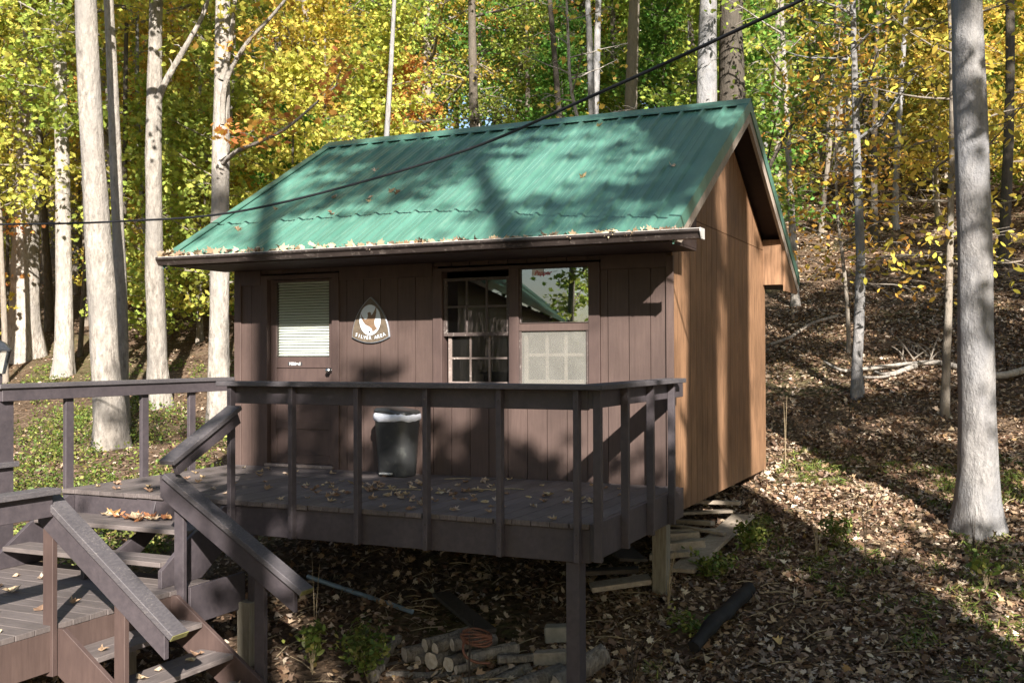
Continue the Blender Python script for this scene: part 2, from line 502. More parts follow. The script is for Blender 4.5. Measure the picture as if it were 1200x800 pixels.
def gable_wall(x0, x1, name, mat, face):
    mb = MB(); g = .0045; zseam = 2.46
    edges = list(np.arange(.0, D, .2033)); edges[-1] = D if D - edges[-1] < .08 else edges[-1]
    if edges[-1] < D: edges.append(D)
    for a, b in zip(edges[:-1], edges[1:]):
        a2, b2 = a + g, b - g
        za, zb_ = roofz(a2) - .20, roofz(b2) - .20
        zlo = min(za, zb_)
        cut = [(a2, ZB), (b2, ZB)]
        if zlo > zseam:
            mb.prism([(a2, ZB), (b2, ZB), (b2, zseam - .004), (a2, zseam - .004)], 'x', x0, x1)
            base = zseam + .004
        else: base = ZB
        pts = [(a2, base), (b2, base), (b2, zb_)]
        if a2 < RY < b2: pts.append((RY, RZ - .20))
        pts.append((a2, za))
        mb.prism(pts, 'x', x0, x1)
    ins = (x0 - .06, x0 - .0005) if face > 0 else (x1 + .0005, x1 + .06)
    mb.prism([(.1, ZB), (D - .1, ZB), (D - .1, roofz(D) - .21), (RY, RZ - .21), (.1, roofz(0) - .21)], 'x', *ins)
    return mb.build(name, mat, cabin)


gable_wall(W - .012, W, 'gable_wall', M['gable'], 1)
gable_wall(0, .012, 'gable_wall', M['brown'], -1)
board_wall([], list(np.arange(.013, W - .1, .2033)) + [W - .013], ZB, ZS, D - .012, D).box(.013, W - .013, D - .1, D - .0125, ZB, ZS).build('rear_wall', M['brown'], cabin)
t = MB(); t.box(.1, W - .1, .11, D - .11, ZB + .12, -.03)
for k in range(9): t.box(.1 + k * .58, .14 + k * .58, .11, D - .11, ZB + .01, ZB + .119)
t.build('floor_frame', M['darkplank'], cabin)
t = MB(); t.box(.1, W - .1, 2.6, 2.65, -.029, ZS); t.build('inner_partition', M['interior'], cabin)
t = MB(); t.box(.03, W - .03, .11, D - .11, ZS + .003, ZS + .03); t.build('ceiling_panel', M['soffit'], cabin)


# roof: ribbed sheets
def ribbed(side, name):
    prof = []
    pitch = .2286; x = XL
    n = int((XR - XL) / pitch)
    pitch = (XR - XL) / n
    for k in range(n):
        b = XL + k * pitch
        prof += [(b, .0), (b + .006, .0)] if k == 0 else []
        prof += [(b + pitch * .30, 0), (b + pitch * .33, .004), (b + pitch * .37, .004), (b + pitch * .40, 0),
                 (b + pitch * .58, 0), (b + pitch * .61, .004), (b + pitch * .65, .004), (b + pitch * .68, 0),
                 (b + pitch - .034, 0), (b + pitch - .014, .028), (b + pitch + .010, .028), (b + pitch + .030, 0)] if k < n - 1 else \
                [(b + pitch * .33, 0), (b + pitch * .65, 0), (b + pitch, 0)]
    y1 = EY - .03 if side < 0 else 2 * RY - EY + .03
    nrm = Vector((0, side * SL, 1)).normalized()
    vs = []; rows = 6
    for r in range(rows + 1):
        y = RY + side * .02 + (y1 - RY - side * .02) * r / rows
        for (px, h) in prof: vs.append((px, y + nrm.y * h, roofz(y) + nrm.z * h))
    m = len(prof); fs = []
    for r in range(rows):
        for i in range(m - 1): fs.append((r * m + i, r * m + i + 1, (r + 1) * m + i + 1, (r + 1) * m + i))
    mb = MB(); mb.add(vs, fs)
    o = mb.build(name, M['roof'], cabin)
    return o


ribbed(-1, 'roof_sheet'); ribbed(1, 'roof_sheet')
# roof deck below the sheets
t = MB()
for s in (-1, 1):
    ye = EY + .02 if s < 0 else 2 * RY - EY - .02
    t.prism([(RY, RZ - .004), (ye, roofz(ye) - .004), (ye, roofz(ye) - .06), (RY, RZ - .06)], 'x', XL + .03, XR - .03)
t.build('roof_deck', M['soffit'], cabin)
# ridge cap with folded edges; the ribs leave dark slots below its lip
t = MB()
for s in (-1, 1):
    w = .15
    a = (RY, RZ + .045); b = (RY + s * w, RZ + .045 - SL * w); c = (RY + s * (w + .004), RZ + .045 - SL * w - .016)
    t.prism([a, b, c, (c[0] - s * .006, c[1]), (b[0] - s * .006, b[1] - .004), (RY, RZ + .041)], 'x', XL - .02, XR + .02)
build_each(t, 'ridge_cap', M['roof'], cabin)
# green rake trim and bare rake boards at both gable ends
for xa, xb, sgn in ((XR, XR + .014, 1), (XL - .014, XL, -1)):
    t = MB(); w = MB()
    for s in (-1, 1):
        ye = EY - .04 if s < 0 else 2 * RY - EY + .04
        t.prism([(RY, RZ + .034), (ye, roofz(ye) + .034), (ye, roofz(ye) - .10), (RY, RZ - .10)], 'x', xa, xb)
        t.prism([(RY, RZ + .036), (ye, roofz(ye) + .036), (ye, roofz(ye) + .022), (RY, RZ + .022)], 'x', *((xa - .09, xa - .0005) if sgn > 0 else (xb + .0005, xb + .09)))
        yw = EY + .01 if s < 0 else 2 * RY - EY - .01
        w.prism([(RY, RZ - .07), (yw, roofz(yw) - .07), (yw, 2.102), (RY - (RZ - .22 - 2.102) / SL, 2.102), (RY, RZ - .22)] if s < 0 else [(RY, RZ - .07), (yw, roofz(yw) - .07), (yw, roofz(yw) - .22), (RY, RZ - .22)], 'x', *((xa - .034, xa - .0008) if sgn > 0 else (xb + .0008, xb + .034)))
    build_each(t, 'rake_trim', M['roof'], cabin)
    build_each(w, 'rake_board', M['rake'], cabin)
# gable overhang soffit
t = MB()
for (xa, xb) in ((W + .001, XR - .036), (XL + .036, -.001)):
    for s in (-1, 1):
        ye = EY + .04 if s < 0 else 2 * RY - EY - .04
        t.prism([(RY, RZ - .062), (ye, roofz(ye) - .062), (ye, roofz(ye) - .085), (RY, RZ - .085)], 'x', xa, xb)
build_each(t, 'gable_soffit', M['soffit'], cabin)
# eaves: fascia, soffit, box returns
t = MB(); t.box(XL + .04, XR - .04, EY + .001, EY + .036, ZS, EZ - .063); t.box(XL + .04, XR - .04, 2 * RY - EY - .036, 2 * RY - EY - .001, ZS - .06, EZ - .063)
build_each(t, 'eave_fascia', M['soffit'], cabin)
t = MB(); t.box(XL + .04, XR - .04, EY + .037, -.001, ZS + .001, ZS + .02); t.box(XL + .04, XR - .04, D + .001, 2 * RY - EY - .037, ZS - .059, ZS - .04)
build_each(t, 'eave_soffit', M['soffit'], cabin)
t = MB()
for xa, xb in ((XR - .036, XR - .012), (XL + .012, XL + .036)):
    ye = 2 * RY - EY - .002
    t.prism([(D + .002, ZS - .133), (ye, ZS - .133), (ye, roofz(ye) - .224), (D + .002, roofz(D) - .225)], 'x', xa, xb)
t.box(W + .001, XR - .037, D - .12, D + .001, ZS - .058, roofz(D) - .09)
build_each(t, 'eave_return', M['gable'], cabin)
t = MB(); t.prism([(-.001, ZS + .02), (-.64, ZS + .02), (-.001, roofz(0) - .225)], 'x', W + .001, XR - .037)
build_each(t, 'eave_return', M['soffit'], cabin)
t = MB(); t.box(XL + .01, XR - .002, EY - .028, EY - .001, EZ - .075, EZ - .012)
t.build('drip_edge', M['roof'], cabin)
# gutter: K profile
t = MB()
prof = [(EY - .004, 2.17), (EY - .004, 2.098), (EY - .080, 2.098), (EY - .098, 2.132), (EY - .125, 2.152), (EY - .125, 2.172), (EY - .118, 2.172), (EY - .118, 2.156), (EY - .093, 2.137), (EY - .075, 2.103), (EY - .01, 2.103), (EY - .01, 2.17)]
t.prism(prof, 'x', XL - .02, 5.385)
gut = t.build('gutter', M['gutter'], cabin)
for xa in (5.386, XL - .030):
    t = MB(); t.prism([(EY - .002, 2.178), (EY - .002, 2.092), (EY - .084, 2.092), (EY - .128, 2.15), (EY - .128, 2.178)], 'x', xa, xa + .009)
    t.build('end_cap', M['gutter_end'] if xa > 1 else M['gutter'], gut)
t = MB(); t.box(XL, 5.384, EY - .1205, EY - .1085, 2.1722, 2.1765); t.build('gutter_lip', M['gutter_end'], gut)

# door
fr = MB(); fr.box(.34, .425, -.025, .11, -.004, 2.03); fr.box(1.25, 1.335, -.025, .11, -.004, 2.03); fr.box(.426, 1.249, -.025, .11, 1.985, 2.029)
fr.build('door_frame', M['brown_trim'], cabin, .003)
t = MB(); t.box(.40, 1.275, -.045, .10, .001, .03); t.build('threshold', M['sashworn'], cabin, .004)
dm = MB(); y0, y1 = .03, .07
dm.box(.43, .505, y0, y1, .035, 1.98); dm.box(1.18, 1.245, y0, y1, .035, 1.98)
dm.box(.506, 1.179, y0, y1, 1.955, 1.98); dm.box(.506, 1.179, y0, y1, 1.045, 1.16); dm.box(.506, 1.179, y0, y1, .035, .13)
for z in (.40, .67): dm.box(.506, 1.179, y0 + .002, y1, z, z + .085)
dm.box(.506, 1.179, y0 + .012, y1, .13, 1.045)
door = dm.build('door', M['brown_trim'], cabin, .003)
t = MB(); t.box(.50, 1.182, .040, .044, 1.157, 1.958); t.build('pane', M['doorglass'], door)
t = MB(); n = 26
for k in range(n):
    z = 1.175 + k * (.76 / n)
    t.prism([(.060, z), (.078, z + .023), (.079, z + .022), (.061, z - .001)], 'x', .512, 1.174)
t.box(.512, 1.174, .058, .085, 1.935, 1.953)
t.build('window_blind', M['blind'], door)
t = MB(); t.lathe([(0, 0), (.027, 0), (.029, .006), (.012, .010), (.010, .03), (.024, .040), (.029, .055), (.024, .068), (0, .072)], (0, 0, 0), 16)
t.v = [(1.205 + p[0], .03 - p[2], 1.02 + p[1]) for p in t.v]; t.build('knob', M['nickel'], door)
t = MB(); t.prism([(.66, 1.07), (.84, 1.068), (.842, 1.105), (.658, 1.107)], 'y', .0275, .0295); sgn = t.build('name_plate', M['ink'], door)


def text(body, loc, size, mat, parent, name='lettering', depth=.001, rot=(R(90), 0, 0), shear=0, cx='CENTER', space=1.0, bold=0):
    cu = bpy.data.curves.new(name, 'FONT'); cu.body = body; cu.size = size; cu.align_x = cx; cu.align_y = 'CENTER'
    cu.extrude = depth; cu.shear = shear; cu.space_character = space; cu.offset = bold
    tmp = bpy.data.objects.new(name, cu); COL.objects.link(tmp)
    dg = bpy.context.evaluated_depsgraph_get()
    me = bpy.data.meshes.new_from_object(tmp.evaluated_get(dg))
    bpy.data.objects.remove(tmp)
    me.materials.clear(); me.materials.append(mat)
    me.transform(Matrix.Translation(Vector(loc)) @ Matrix(Vector((0, 0, 0)).to_track_quat('Z', 'Y').to_matrix().to_4x4()) @ __import__('mathutils').Euler(rot).to_matrix().to_4x4())
    base = OFF.get(parent.name, Vector())
    me.transform(Matrix.Translation(-base))
    o = link(bpy.data.objects.new(name, me)); o.parent = parent; OFF[o.name] = base.copy()
    return o


text('Mildred', (.75, .0265, 1.088), .045, M['white'], sgn, bold=.0012)


# windows
def sash(x0, x1, z0, z1, y, cols, rows, st, mat, parent, gl, bar=.02):
    f = MB(); dy = .035
    f.box(x0, x0 + st, y, y + dy, z0, z1); f.box(x1 - st, x1, y, y + dy, z0, z1)
    f.box(x0 + st + .0005, x1 - st - .0005, y, y + dy, z0, z0 + st); f.box(x0 + st + .0005, x1 - st - .0005, y, y + dy, z1 - st * .8, z1)
    for i in range(1, cols):
        x = x0 + st + (x1 - x0 - 2 * st) * i / cols
        f.box(x - bar / 2, x + bar / 2, y + .006, y + dy - .004, z0 + st + .0005, z1 - st * .8 - .0005)
    for j in range(1, rows):
        z = z0 + st + (z1 - z0 - 1.8 * st) * j / rows
        f.box(x0 + st + .0005, x1 - st - .0005, y + .008, y + dy - .006, z - bar / 2, z + bar / 2)
    o = f.build('sash', mat, parent, .002)
    g = MB(); g.box(x0 + st * .5, x1 - st * .5, y + .016, y + .019, z0 + st * .5, z1 - st * .4); g.build('pane', gl, o)
    return o


wf = MB()
wf.box(2.445, 2.545, -.024, .10, .84, 2.029); wf.box(3.275, 3.375, -.024, .10, .84, 2.029); wf.box(4.085, 4.195, -.024, .10, .84, 2.029)
wf.box(2.546, 3.274, -.024, .10, 1.995, 2.029); wf.box(3.376, 4.084, -.024, .10, 1.995, 2.029)
wf.box(2.546, 3.274, -.024, .10, .842, .878); wf.box(3.376, 4.084, -.024, .10, .842, .878)
wfr = wf.build('window_frame', M['brown_trim'], cabin, .003)
sl = MB(); sl.box(2.43, 4.21, -.055, -.0245, .81, .842); sl.build('window_sill', M['sashworn'], wfr, .004)
sash(2.55, 3.27, 1.36, 1.93, .010, 3, 2, .035, M['sashpaint'], cabin, M['glass'])
sash(2.58, 3.27, .88, 1.40, .050, 3, 2, .035, M['sashworn'], cabin, M['dusty'])
o = sash(3.378, 4.082, 1.475, 1.993, .008, 1, 1, .006, M['sashpaint'], cabin, M['glass'])
st = MB(); st.prism([(3.50, 1.925), (3.62, 1.925), (3.62, 1.985), (3.50, 1.985)], 'y', .0205, .0215); st.build('sticker', M['bag'], o)
text('Pepper', (3.61, .0195, 1.948), .06, M['redink'], o, shear=.35, bold=.001)
o = MB()
o.box(3.376, 4.084, -.020, .03, 1.40, 1.468); o.build('meeting_rail', M['brown'], wfr, .003)
sc = MB(); sc.box(3.377, 3.40, -.012, .02, .88, 1.399); sc.box(4.06, 4.083, -.012, .02, .88, 1.399); sc.box(3.4005, 4.0595, -.012, .02, .88, .90)
scr = sc.build('screen_frame', M['sashpaint'], wfr, .002)
g = MB(); g.box(3.39, 4.07, .002, .004, .89, 1.405); g.build('insect_screen', M['screen'], scr)
sash(3.40, 4.06, .90, 1.44, .055, 3, 2, .04, M['sashworn'], cabin, M['dusty'], .03)
# things on the inside window ledge read as pale shapes: a shelf only
t = MB(); t.box(2.55, 4.08, .12, .30, .84, .868); t.build('inner_ledge', M['sashworn'], cabin)

# plaque
plq = thing('wall_plaque', (1.725, -.01, 1.30), 'brown rounded triangular plaque with a white oval bird emblem, on the front wall', 'plaque')


def tri(sc, n=14):
    ax, az = 0.0, .47; bx, bz = -.225, .055; cx_, cz_ = .225, .055
    out = []
    def arc(p, q, bulge):
        p = np.array(p); q = np.array(q); d = q - p; nn = np.array([d[1], -d[0]])
        for i in range(n):
            t = i / n; out.append(tuple(p + d * t + nn * bulge * 4 * t * (1 - t)))
    arc((ax, az), (cx_, cz_), -.14); arc((cx_, cz_), (bx, bz), .12); arc((bx, bz), (ax, az), -.14)
    c = np.array([0, .19]); o = [tuple(c + (np.array(p) - c) * sc) for p in out]
    return [(1.725 + p[0], 1.30 + p[1]) for p in o]


# bulge signs: sides bow outwards
def tri2(sc):
    pts = []
    n = 12
    A, B, C = (0, .47), (.225, .06), (-.225, .06)
    for (p, q, b) in ((A, B, .055), (B, C, .06), (C, A, .055)):
        p = np.array(p); q = np.array(q); d = q - p; nn = np.array([-d[1], d[0]]); nn = nn / np.linalg.norm(nn)
        mid = (p + q) / 2; ctr = np.array([0, .2])
        if np.dot(nn, mid - ctr) < 0: nn = -nn
        for i in range(n):
            t = i / n; pts.append(p + d * t + nn * b * 4 * t * (1 - t))
    c = np.array([0, .2])
    return [(1.725 + (c + (p - c) * sc)[0], 1.30 + (c + (p - c) * sc)[1]) for p in pts]


t = MB(); t.prism(tri2(1.0), 'y', -.028, -.003); t.build('rim', M['plaque_rim'], plq, .003)
t = MB(); t.prism(tri2(.955), 'y', -.032, -.0285); t.build('face', M['plaque'], plq)
t = MB(); t.prism([(1.725 + .125 * math.cos(a), 1.535 + .155 * math.sin(a)) for a in np.linspace(0, 2 * math.pi, 40)[:-1]], 'y', -.036, -.0325); em = t.build('emblem', M['emblem'], plq)
bird = [(-.105, .055), (-.085, .02), (-.055, -.005), (-.030, .002), (-.022, .030), (-.026, .060), (-.002, .068), (.010, .060), (.014, .035), (.030, .045), (.052, .080), (.072, .120), (.072, .060), (.062, .015), (.052, -.030),
        (.058, -.065), (.085, -.095), (.045, -.118), (.030, -.125), (.022, -.095), (-.005, -.075), (-.050, -.055), (-.085, -.015)]
t = MB(); t.prism([(1.725 + p[0] * 1.05, 1.545 + p[1] * 1.05) for p in bird], 'y', -.039, -.0362); t.build('bird', M['bird'], em)
t = MB(); t.lathe([(0, -.0395), (.011, -.0395), (.011, -.0362)], (0, 0, 0), 12); t.v = [(1.722 + p[0], p[2], 1.415 + p[1]) for p in t.v]; t.build('dot', M['ink'], em)
for i, (ch) in enumerate('SILVER AREA'):
    if ch == ' ': continue
    a = (i - 5) / 5.0
    text(ch, (1.725 + a * .165, -.033, 1.30 + .052 + .034 * a * a), .05, M['emblem'], plq, 'letter', .0008, (R(90), -a * .38, 0))

# ------------------------------------------------------------------ deck with its railing
deck = thing('deck', (2.4, -1.1, -1.3), 'raised brown timber deck with railing in front of the cabin', 'deck')
DX0, DX1, DY = -.06, 4.94, -2.28
t = MB(); n = 34; bw = (DX1 - DX0) / n
for k in range(n):
    e = random.uniform(-.006, .006); dz = random.uniform(-.0015, .0015)
    t.box(DX0 + k * bw + .003, DX0 + (k + 1) * bw - .003, DY - .022 + e, -.026, -.038 + dz, dz)
t.build('deck_boards', M['deck'], deck, .003)
t = MB(); t.box(DX0, DX1 + .001, DY, DY + .038, -.272, -.0395); t.build('front_rim_board', M['rail'], deck, .003)
t = MB(); t.box(DX1 + .002, DX1 + .04, DY, -.03, -.258, -.002); t.build('side_rim_board', M['rail'], deck, .003)
t = MB(); t.box(DX0 - .0, DX0 + .038, DY + .0385, -.03, -.25, -.0395); t.build('side_rim_board', M['rail'], deck, .003)
t = MB()
for k in range(12): x = .35 + k * .4; t.box(x, x + .038, DY + .04, -.03, -.24, -.04)
build_each(t, 'joist', M['darkplank'], deck)
for (x, y, w, d, mt) in ((4.80, DY + .09, .10, .13, 'rail'), (2.01, DY - .02, .13, .13, 'post'), (4.80, -.12, .13, .13, 'post'), (.1, DY + .1, .1, .1, 'rail')):
    z = float(gz(x, y)) - .15
    mb = MB(); mb.box(x - w / 2, x + w / 2, y - d / 2, y + d / 2, z, -.275 if mt == 'rail' or x > 3 else -.8)
    mb.build('support_post', M[mt], deck, .004)
t = MB(); t.box(2.0, 2.06, -2.30, -2.24, -.8, -.273); t.build('support_post', M['rail'], deck, .003)
# railing
for x in (1.865, 2.469, 3.078, 3.68, 4.281, 4.872):
    t = MB(); t.box(x - .02, x + .02, DY - .089, DY - .0245 if False else DY - .028, -.262, .93); bl = t.build('baluster', M['rail'], deck, .003)
    t = MB()
    for zz in (-.07, -.20, .85): t.lathe([(0, .004), (.006, .004), (.008, 0)], (0, 0, 0), 8); t.v = t.v[:-24] + [(x + q[0], DY - .089 - q[2], zz + q[1]) for q in t.v[-24:]]
    t.build('bolt', M['gutter'], bl)
for y in (-2.30, -1.715, -1.09, -.50):
    t = MB(); t.box(DX1 + .041, DX1 + .10, y - .02, y + .02, -.255, .93); t.build('baluster', M['rail'], deck, .003)
t = MB(); t.box(1.80, 4.94, DY - .0275, DY + .01, .79, .929); t.build('top_rail', M['rail'], deck, .003)
t = MB(); t.box(DX1 + .0, DX1 + .0405, DY - .02, -.03, .80, .929); t.build('top_rail', M['rail'], deck, .003)
t = MB(); t.prism([(1.76, DY - .125), (5.075, DY - .125), (4.90, DY + .035), (1.76, DY + .035)], 'z', .932, .970); t.build('rail_cap', M['cap'], deck, .004)
t = MB(); t.prism([(5.08, DY - .125), (5.08, -.28), (4.905, -.28), (4.905, DY + .035)], 'z', .9325, .9705); t.build('rail_cap', M['cap'], deck, .004)
# left rail
for y in (-2.21, -1.286, -.62):
    t = MB(); t.box(-.10, -.061, y - .045, y + .045, -.24, .90); t.build('baluster', M['rail'], deck, .003)
t = MB(); t.box(-.0605, -.022, -2.95, -.03, .80, .905); t.build('top_rail', M['rail'], deck, .003)
t = MB(); t.box(-.17, .0, -2.99, -.03, .907, .945); t.build('rail_cap', M['cap'], deck, .004)
t = MB(); t.box(-.27, -.065, -3.0, -2.80, -1.6, .9); t.build('corner_post', M['rail'], deck, .005)
t = MB(); t.box(-.30, -.02, -3.03, -2.78, .245, .29); t.build('post_ledge', M['cap'], deck, .004)

# upper flight from deck to landing
ups = thing('upper_stairs', (1.0, -2.8, -.57), 'short upper flight of three wide grey steps from the deck down to the landing', 'stairs')
for (ya, yb, z, xa, xb) in ((-2.74, -2.34, -.19, .10, 1.76), (-3.05, -2.78, -.38, .10, 1.78)):
    w = (yb - ya - .006) / 2
    t = MB(); t.box(xa, xb, ya, ya + w, z - .038, z); t.box(xa, xb, ya + w + .006, yb, z - .039, z - .001); build_each(t, 'tread', M['tread'], ups, .004)
for x in (.06, 1.0, 1.79):
    t = MB(); t.prism([(-2.285, -.05), (-2.285, -.34), (-2.62, -.5695), (-3.06, -.5695), (-3.06, -.44), (-2.76, -.235) if x > 1.5 or x < .1 else (-2.76, -.43), (-2.35, -.045) if x > 1.5 or x < .1 else (-2.35, -.235)], 'x', x - .019, x + .019)
    t.build('stringer', M['rail'], ups, .003)
# handrail of the upper flight
t = MB(); t.beam((1.93, -2.37, .76), (1.93, -3.14, .385), .14, .038, plumb=None); t.build('rail_cap', M['cap'], ups, .004)
t = MB(); t.beam((1.955, -2.37, .68), (1.955, -3.08, .335), .038, .10); t.build('hand_rail', M['rail'], ups, .003)

# landing
land = thing('landing', (.5, -4.2, -1.6), 'lower timber landing with scattered leaves between the two flights of steps', 'landing')
t = MB(); n = 22; xa, xb = -1.2, 1.93; ya, yb = -5.35, -2.66
n = 18; bw = (yb - ya) / n
for k in range(n):
    t.box(xa, xb + random.uniform(-.006, .006), ya + k * bw + .003, ya + (k + 1) * bw - .003, -.608, -.57 + random.uniform(-.001, .001))
t.build('landing_boards', M['tread'], land, .003)
t = MB(); t.box(1.885, 1.922, -5.35, -2.66, -.87, -.6095); t.build('rim_board', M['brown'], land, .003)
t = MB(); t.box(-1.2, 1.884, -2.70, -2.665, -.85, -.6095); t.box(-1.2, 1.884, -5.34, -5.30, -.85, -.6095); t.box(-1.2, -1.16, -5.29, -2.71, -.85, -.6095); build_each(t, 'rim_board', M['rail'], land, .003)
for x, y in ((-1.0, -5.1), (1.7, -5.1), (-1.0, -2.8), (1.7, -3.3)):
    t = MB(); t.box(x - .05, x + .05, y - .05, y + .05, float(gz(x, y)) - .2, -.61); t.build('support_post', M['post'], land, .003)
t = MB(); t.box(1.925, 1.963, -2.92, -2.28, -.86, -.575); t.build('tie_beam', M['rail'], land, .003)
# guard rail at the landing's outer edge
t = MB(); t.box(1.87, 2.01, -5.35, -4.17, .285, .325); t.build('rail_cap', M['cap'], land, .004)
t = MB(); t.box(1.925, 1.963, -5.35, -4.20, .14, .284); t.build('guard_rail', M['rail'], land, .003)
t = MB(); t.box(1.964, 2.05, -5.30, -5.2, -.85, .284); t.build('guard_post', M['rail'], land, .003)

# lower flight going down to the right
low = thing('lower_stairs', (2.5, -3.6, -1.55), 'lower flight of brown steps with sloping handrails, running down from the landing', 'stairs')
RISE, RUN = .195, .285
ns = 4
for k in range(ns):
    z = -.57 - RISE * (k + 1); x = 1.93 + RUN * k
    w = (RUN + .02 - .006) / 2
    t = MB(); t.box(x + .003, x + w, -4.09, -3.10, z - .038, z); t.box(x + w + .006, x + RUN + .02, -4.09, -3.10, z - .039, z - .001)
    build_each(t, 'tread', M['treadY'], low, .004)
sl_ = RISE / RUN
for y in (-3.075, -4.115):
    x1 = 1.93 + RUN * ns
    t = MB(); t.prism([(1.925, -.60), (1.98, -.60), (x1 + .1, -.60 - sl_ * (x1 + .1 - 1.98)), (x1 + .1, -.60 - sl_ * (x1 + .1 - 1.98) - .28), (1.925, -.90)], 'y', y - .019, y + .019)
    t.build('stringer', M['brown_trim'], low, .003)
def hand(y, a, b, posts, mat):
    d = (Vector(b) - Vector(a)).normalized()
    t = MB(); t.beam(a, b, .14, .042); c = t.build('rail_cap', M['cap'], low, .004)
    e = Vector(b) + d * .003; up = Vector((-d.z, 0, d.x))
    q = MB(); q.beam(e - d * .001, e + d * .004, .138, .040); q.build('mossy_end', M['moss'], c)
    off = Vector((0, -.02 if y > -3.5 else -.02, 0)) - up * .095
    t = MB(); t.beam(Vector(a) + off, Vector(b) + off - d * .03, .040, .145, plumb=True); t.build('hand_rail', M['rail'], low, .003)
    for (x, y0, zb) in posts:
        zt = a[2] + (x - a[0]) * d.z / d.x - .03
        t = MB(); t.prism([(x - .044, zb), (x + .044, zb), (x + .044, zt - .044 * sl_), (x - .044, zt + .044 * sl_)], 'y', y0 - .02, y0 + .02)
        t.build('post', mat, low, .003)


M['moss'] = m_plain('mossy_cut_end', (.16, .15, .06), .9, 0, .4, 18, .3, .1)
hand(-3.04, (1.86, -3.04, .285), (3.11, -3.04, -.475), ((1.955, -3.02, -.84), (2.70, -3.02, -1.55)), M['rail'])
hand(-4.14, (1.87, -4.15, .26), (2.97, -4.15, -.53), ((1.90, -4.165, -.9), (2.52, -4.165, -1.6)), M['brown_trim'])

# lantern on the corner post
lan = thing('post_lantern', (-.17, -2.90, .945), 'dark metal lantern with frosted panes on the corner post', 'lantern')
t = MB(); t.box(-.21, -.13, -2.94, -2.86, .946, 1.03); t.build('stem', M['rail'], lan, .004)
t = MB(); t.lathe([(.0, 1.22 - .945 + .01), (.17, .275 + .0), (.175, .29), (.10, .35), (.05, .37), (.03, .385), (.035, .40), (.02, .425), (0, .432)], (-.17, -2.90, .945), 4, False)
t.build('cap', M['lantern'], lan)
t = MB(); t.lathe([(.0, .09), (.085, .09), (.14, .27), (0, .272)], (-.17, -2.90, .945), 4, False); t.build('pane', M['lampglass'], lan)
t = MB()
for k in range(4):
    a = math.pi / 2 * k
    t.tube([(-.17 + .09 * math.cos(a), -2.90 + .09 * math.sin(a), 1.03), (-.17 + .147 * math.cos(a), -2.90 + .147 * math.sin(a), 1.22)], .008, 5)
build_each(t, 'corner_bar', M['lantern'], lan)

# ------------------------------------------------------------------ trash can
can = thing('trash_can', (2.10, -.26, 0), 'dark grey plastic step-on trash can with a white liner showing under its lid', 'trash can')
def superell(rx, ry, z, n=36, c=(2.10, -.26), p=.62):
    out = []
    for k in range(n):
        a = 2 * math.pi * k / n; ca, sa = math.cos(a), math.sin(a)
        out.append((c[0] + rx * math.copysign(abs(ca) ** p, ca), c[1] + ry * math.copysign(abs(sa) ** p, sa), z))
    return out
def loft(rings, capa=True, capb=True):
    mb = MB(); n = len(rings[0]); vs = [p for r in rings for p in r]; fs = []
    for i in range(len(rings) - 1):
        for k in range(n): fs.append((i * n + k, i * n + (k + 1) % n, (i + 1) * n + (k + 1) % n, (i + 1) * n + k))
    mb.add(vs, fs, True)
    if capa: mb.add(rings[0], [tuple(range(n))])
    if capb: mb.add(rings[-1], [tuple(range(n))])
    return mb
body = []
for z, rx, ry in ((.003, .165, .135), (.02, .172, .142), (.2, .182, .152), (.4, .195, .163), (.54, .203, .17)):
    ring = superell(rx, ry, z)
    ring = [(p[0], p[1] + (.045 * max(0, 1 - abs(p[0] - 2.07) / .075) if p[1] < -.30 and z < .19 else 0), p[2]) for p in ring]
    body.append(ring)
loft(body).build('body', M['plastic'], can)
lr = []
for z, s in ((.535, 1.02), (.548, 1.07), (.575, 1.085), (.60, 1.06), (.606, 1.01)):
    ring = superell(.203 * s, .17 * s, z)
    lr.append([(p[0] + random.uniform(-.004, .004), p[1] + random.uniform(-.005, .004), p[2] + .008 * math.sin(k * .9) + (.006 * random.random())) for k, p in enumerate(ring)])
loft(lr).build('liner', M['bag'], can)
ld = []
for z, s in ((.61, 1.04), (.622, 1.06), (.642, 1.04), (.655, .93), (.657, .6)):
    ring = superell(.203 * s, .17 * s, z)
    ld.append([(p[0], p[1], p[2] + .016 * math.cos((p[0] - 2.0) * 12)) for p in ring])
loft(ld).build('lid', M['plastic'], can)
t = MB(); t.box(2.005, 2.135, -.455, -.40, .026, .045); t.build('pedal', M['pedal'], can, .006)
can.location.x += .08

# ------------------------------------------------------------------ overhead cable
pts = [(-24, .6, 7.0), (-14, .35, 4.2), (-6.04, -.03, 2.946), (-3.55, -.09, 2.791), (-1.5, -.2, 2.70), (.42, -.343, 2.695), (3.0, -.809, 2.951), (4.777, -1.643, 3.152), (6.427, -2.427, 3.389), (7.245, -2.932, 3.493), (9, -4.2, 3.9), (12, -6.4, 4.8)]
# smooth the run: Catmull-Rom
def cr(P, n=8):
    P = [Vector(p) for p in P]; out = []
    for i in range(len(P) - 1):
        p0, p1, p2, p3 = P[max(i - 1, 0)], P[i], P[i + 1], P[min(i + 2, len(P) - 1)]
        for k in range(n):
            t = k / n
            out.append(.5 * ((2 * p1) + (p2 - p0) * t + (2 * p0 - 5 * p1 + 4 * p2 - p3) * t * t + (3 * p1 - p0 - 3 * p2 + p3) * t ** 3))
    return out + [P[-1]]
t = MB(); t.tube(cr(pts), .0125, 6); solo(t, 'overhead_cable', M['cable'], 'black overhead cable sagging across in front of the green roof', 'cable')

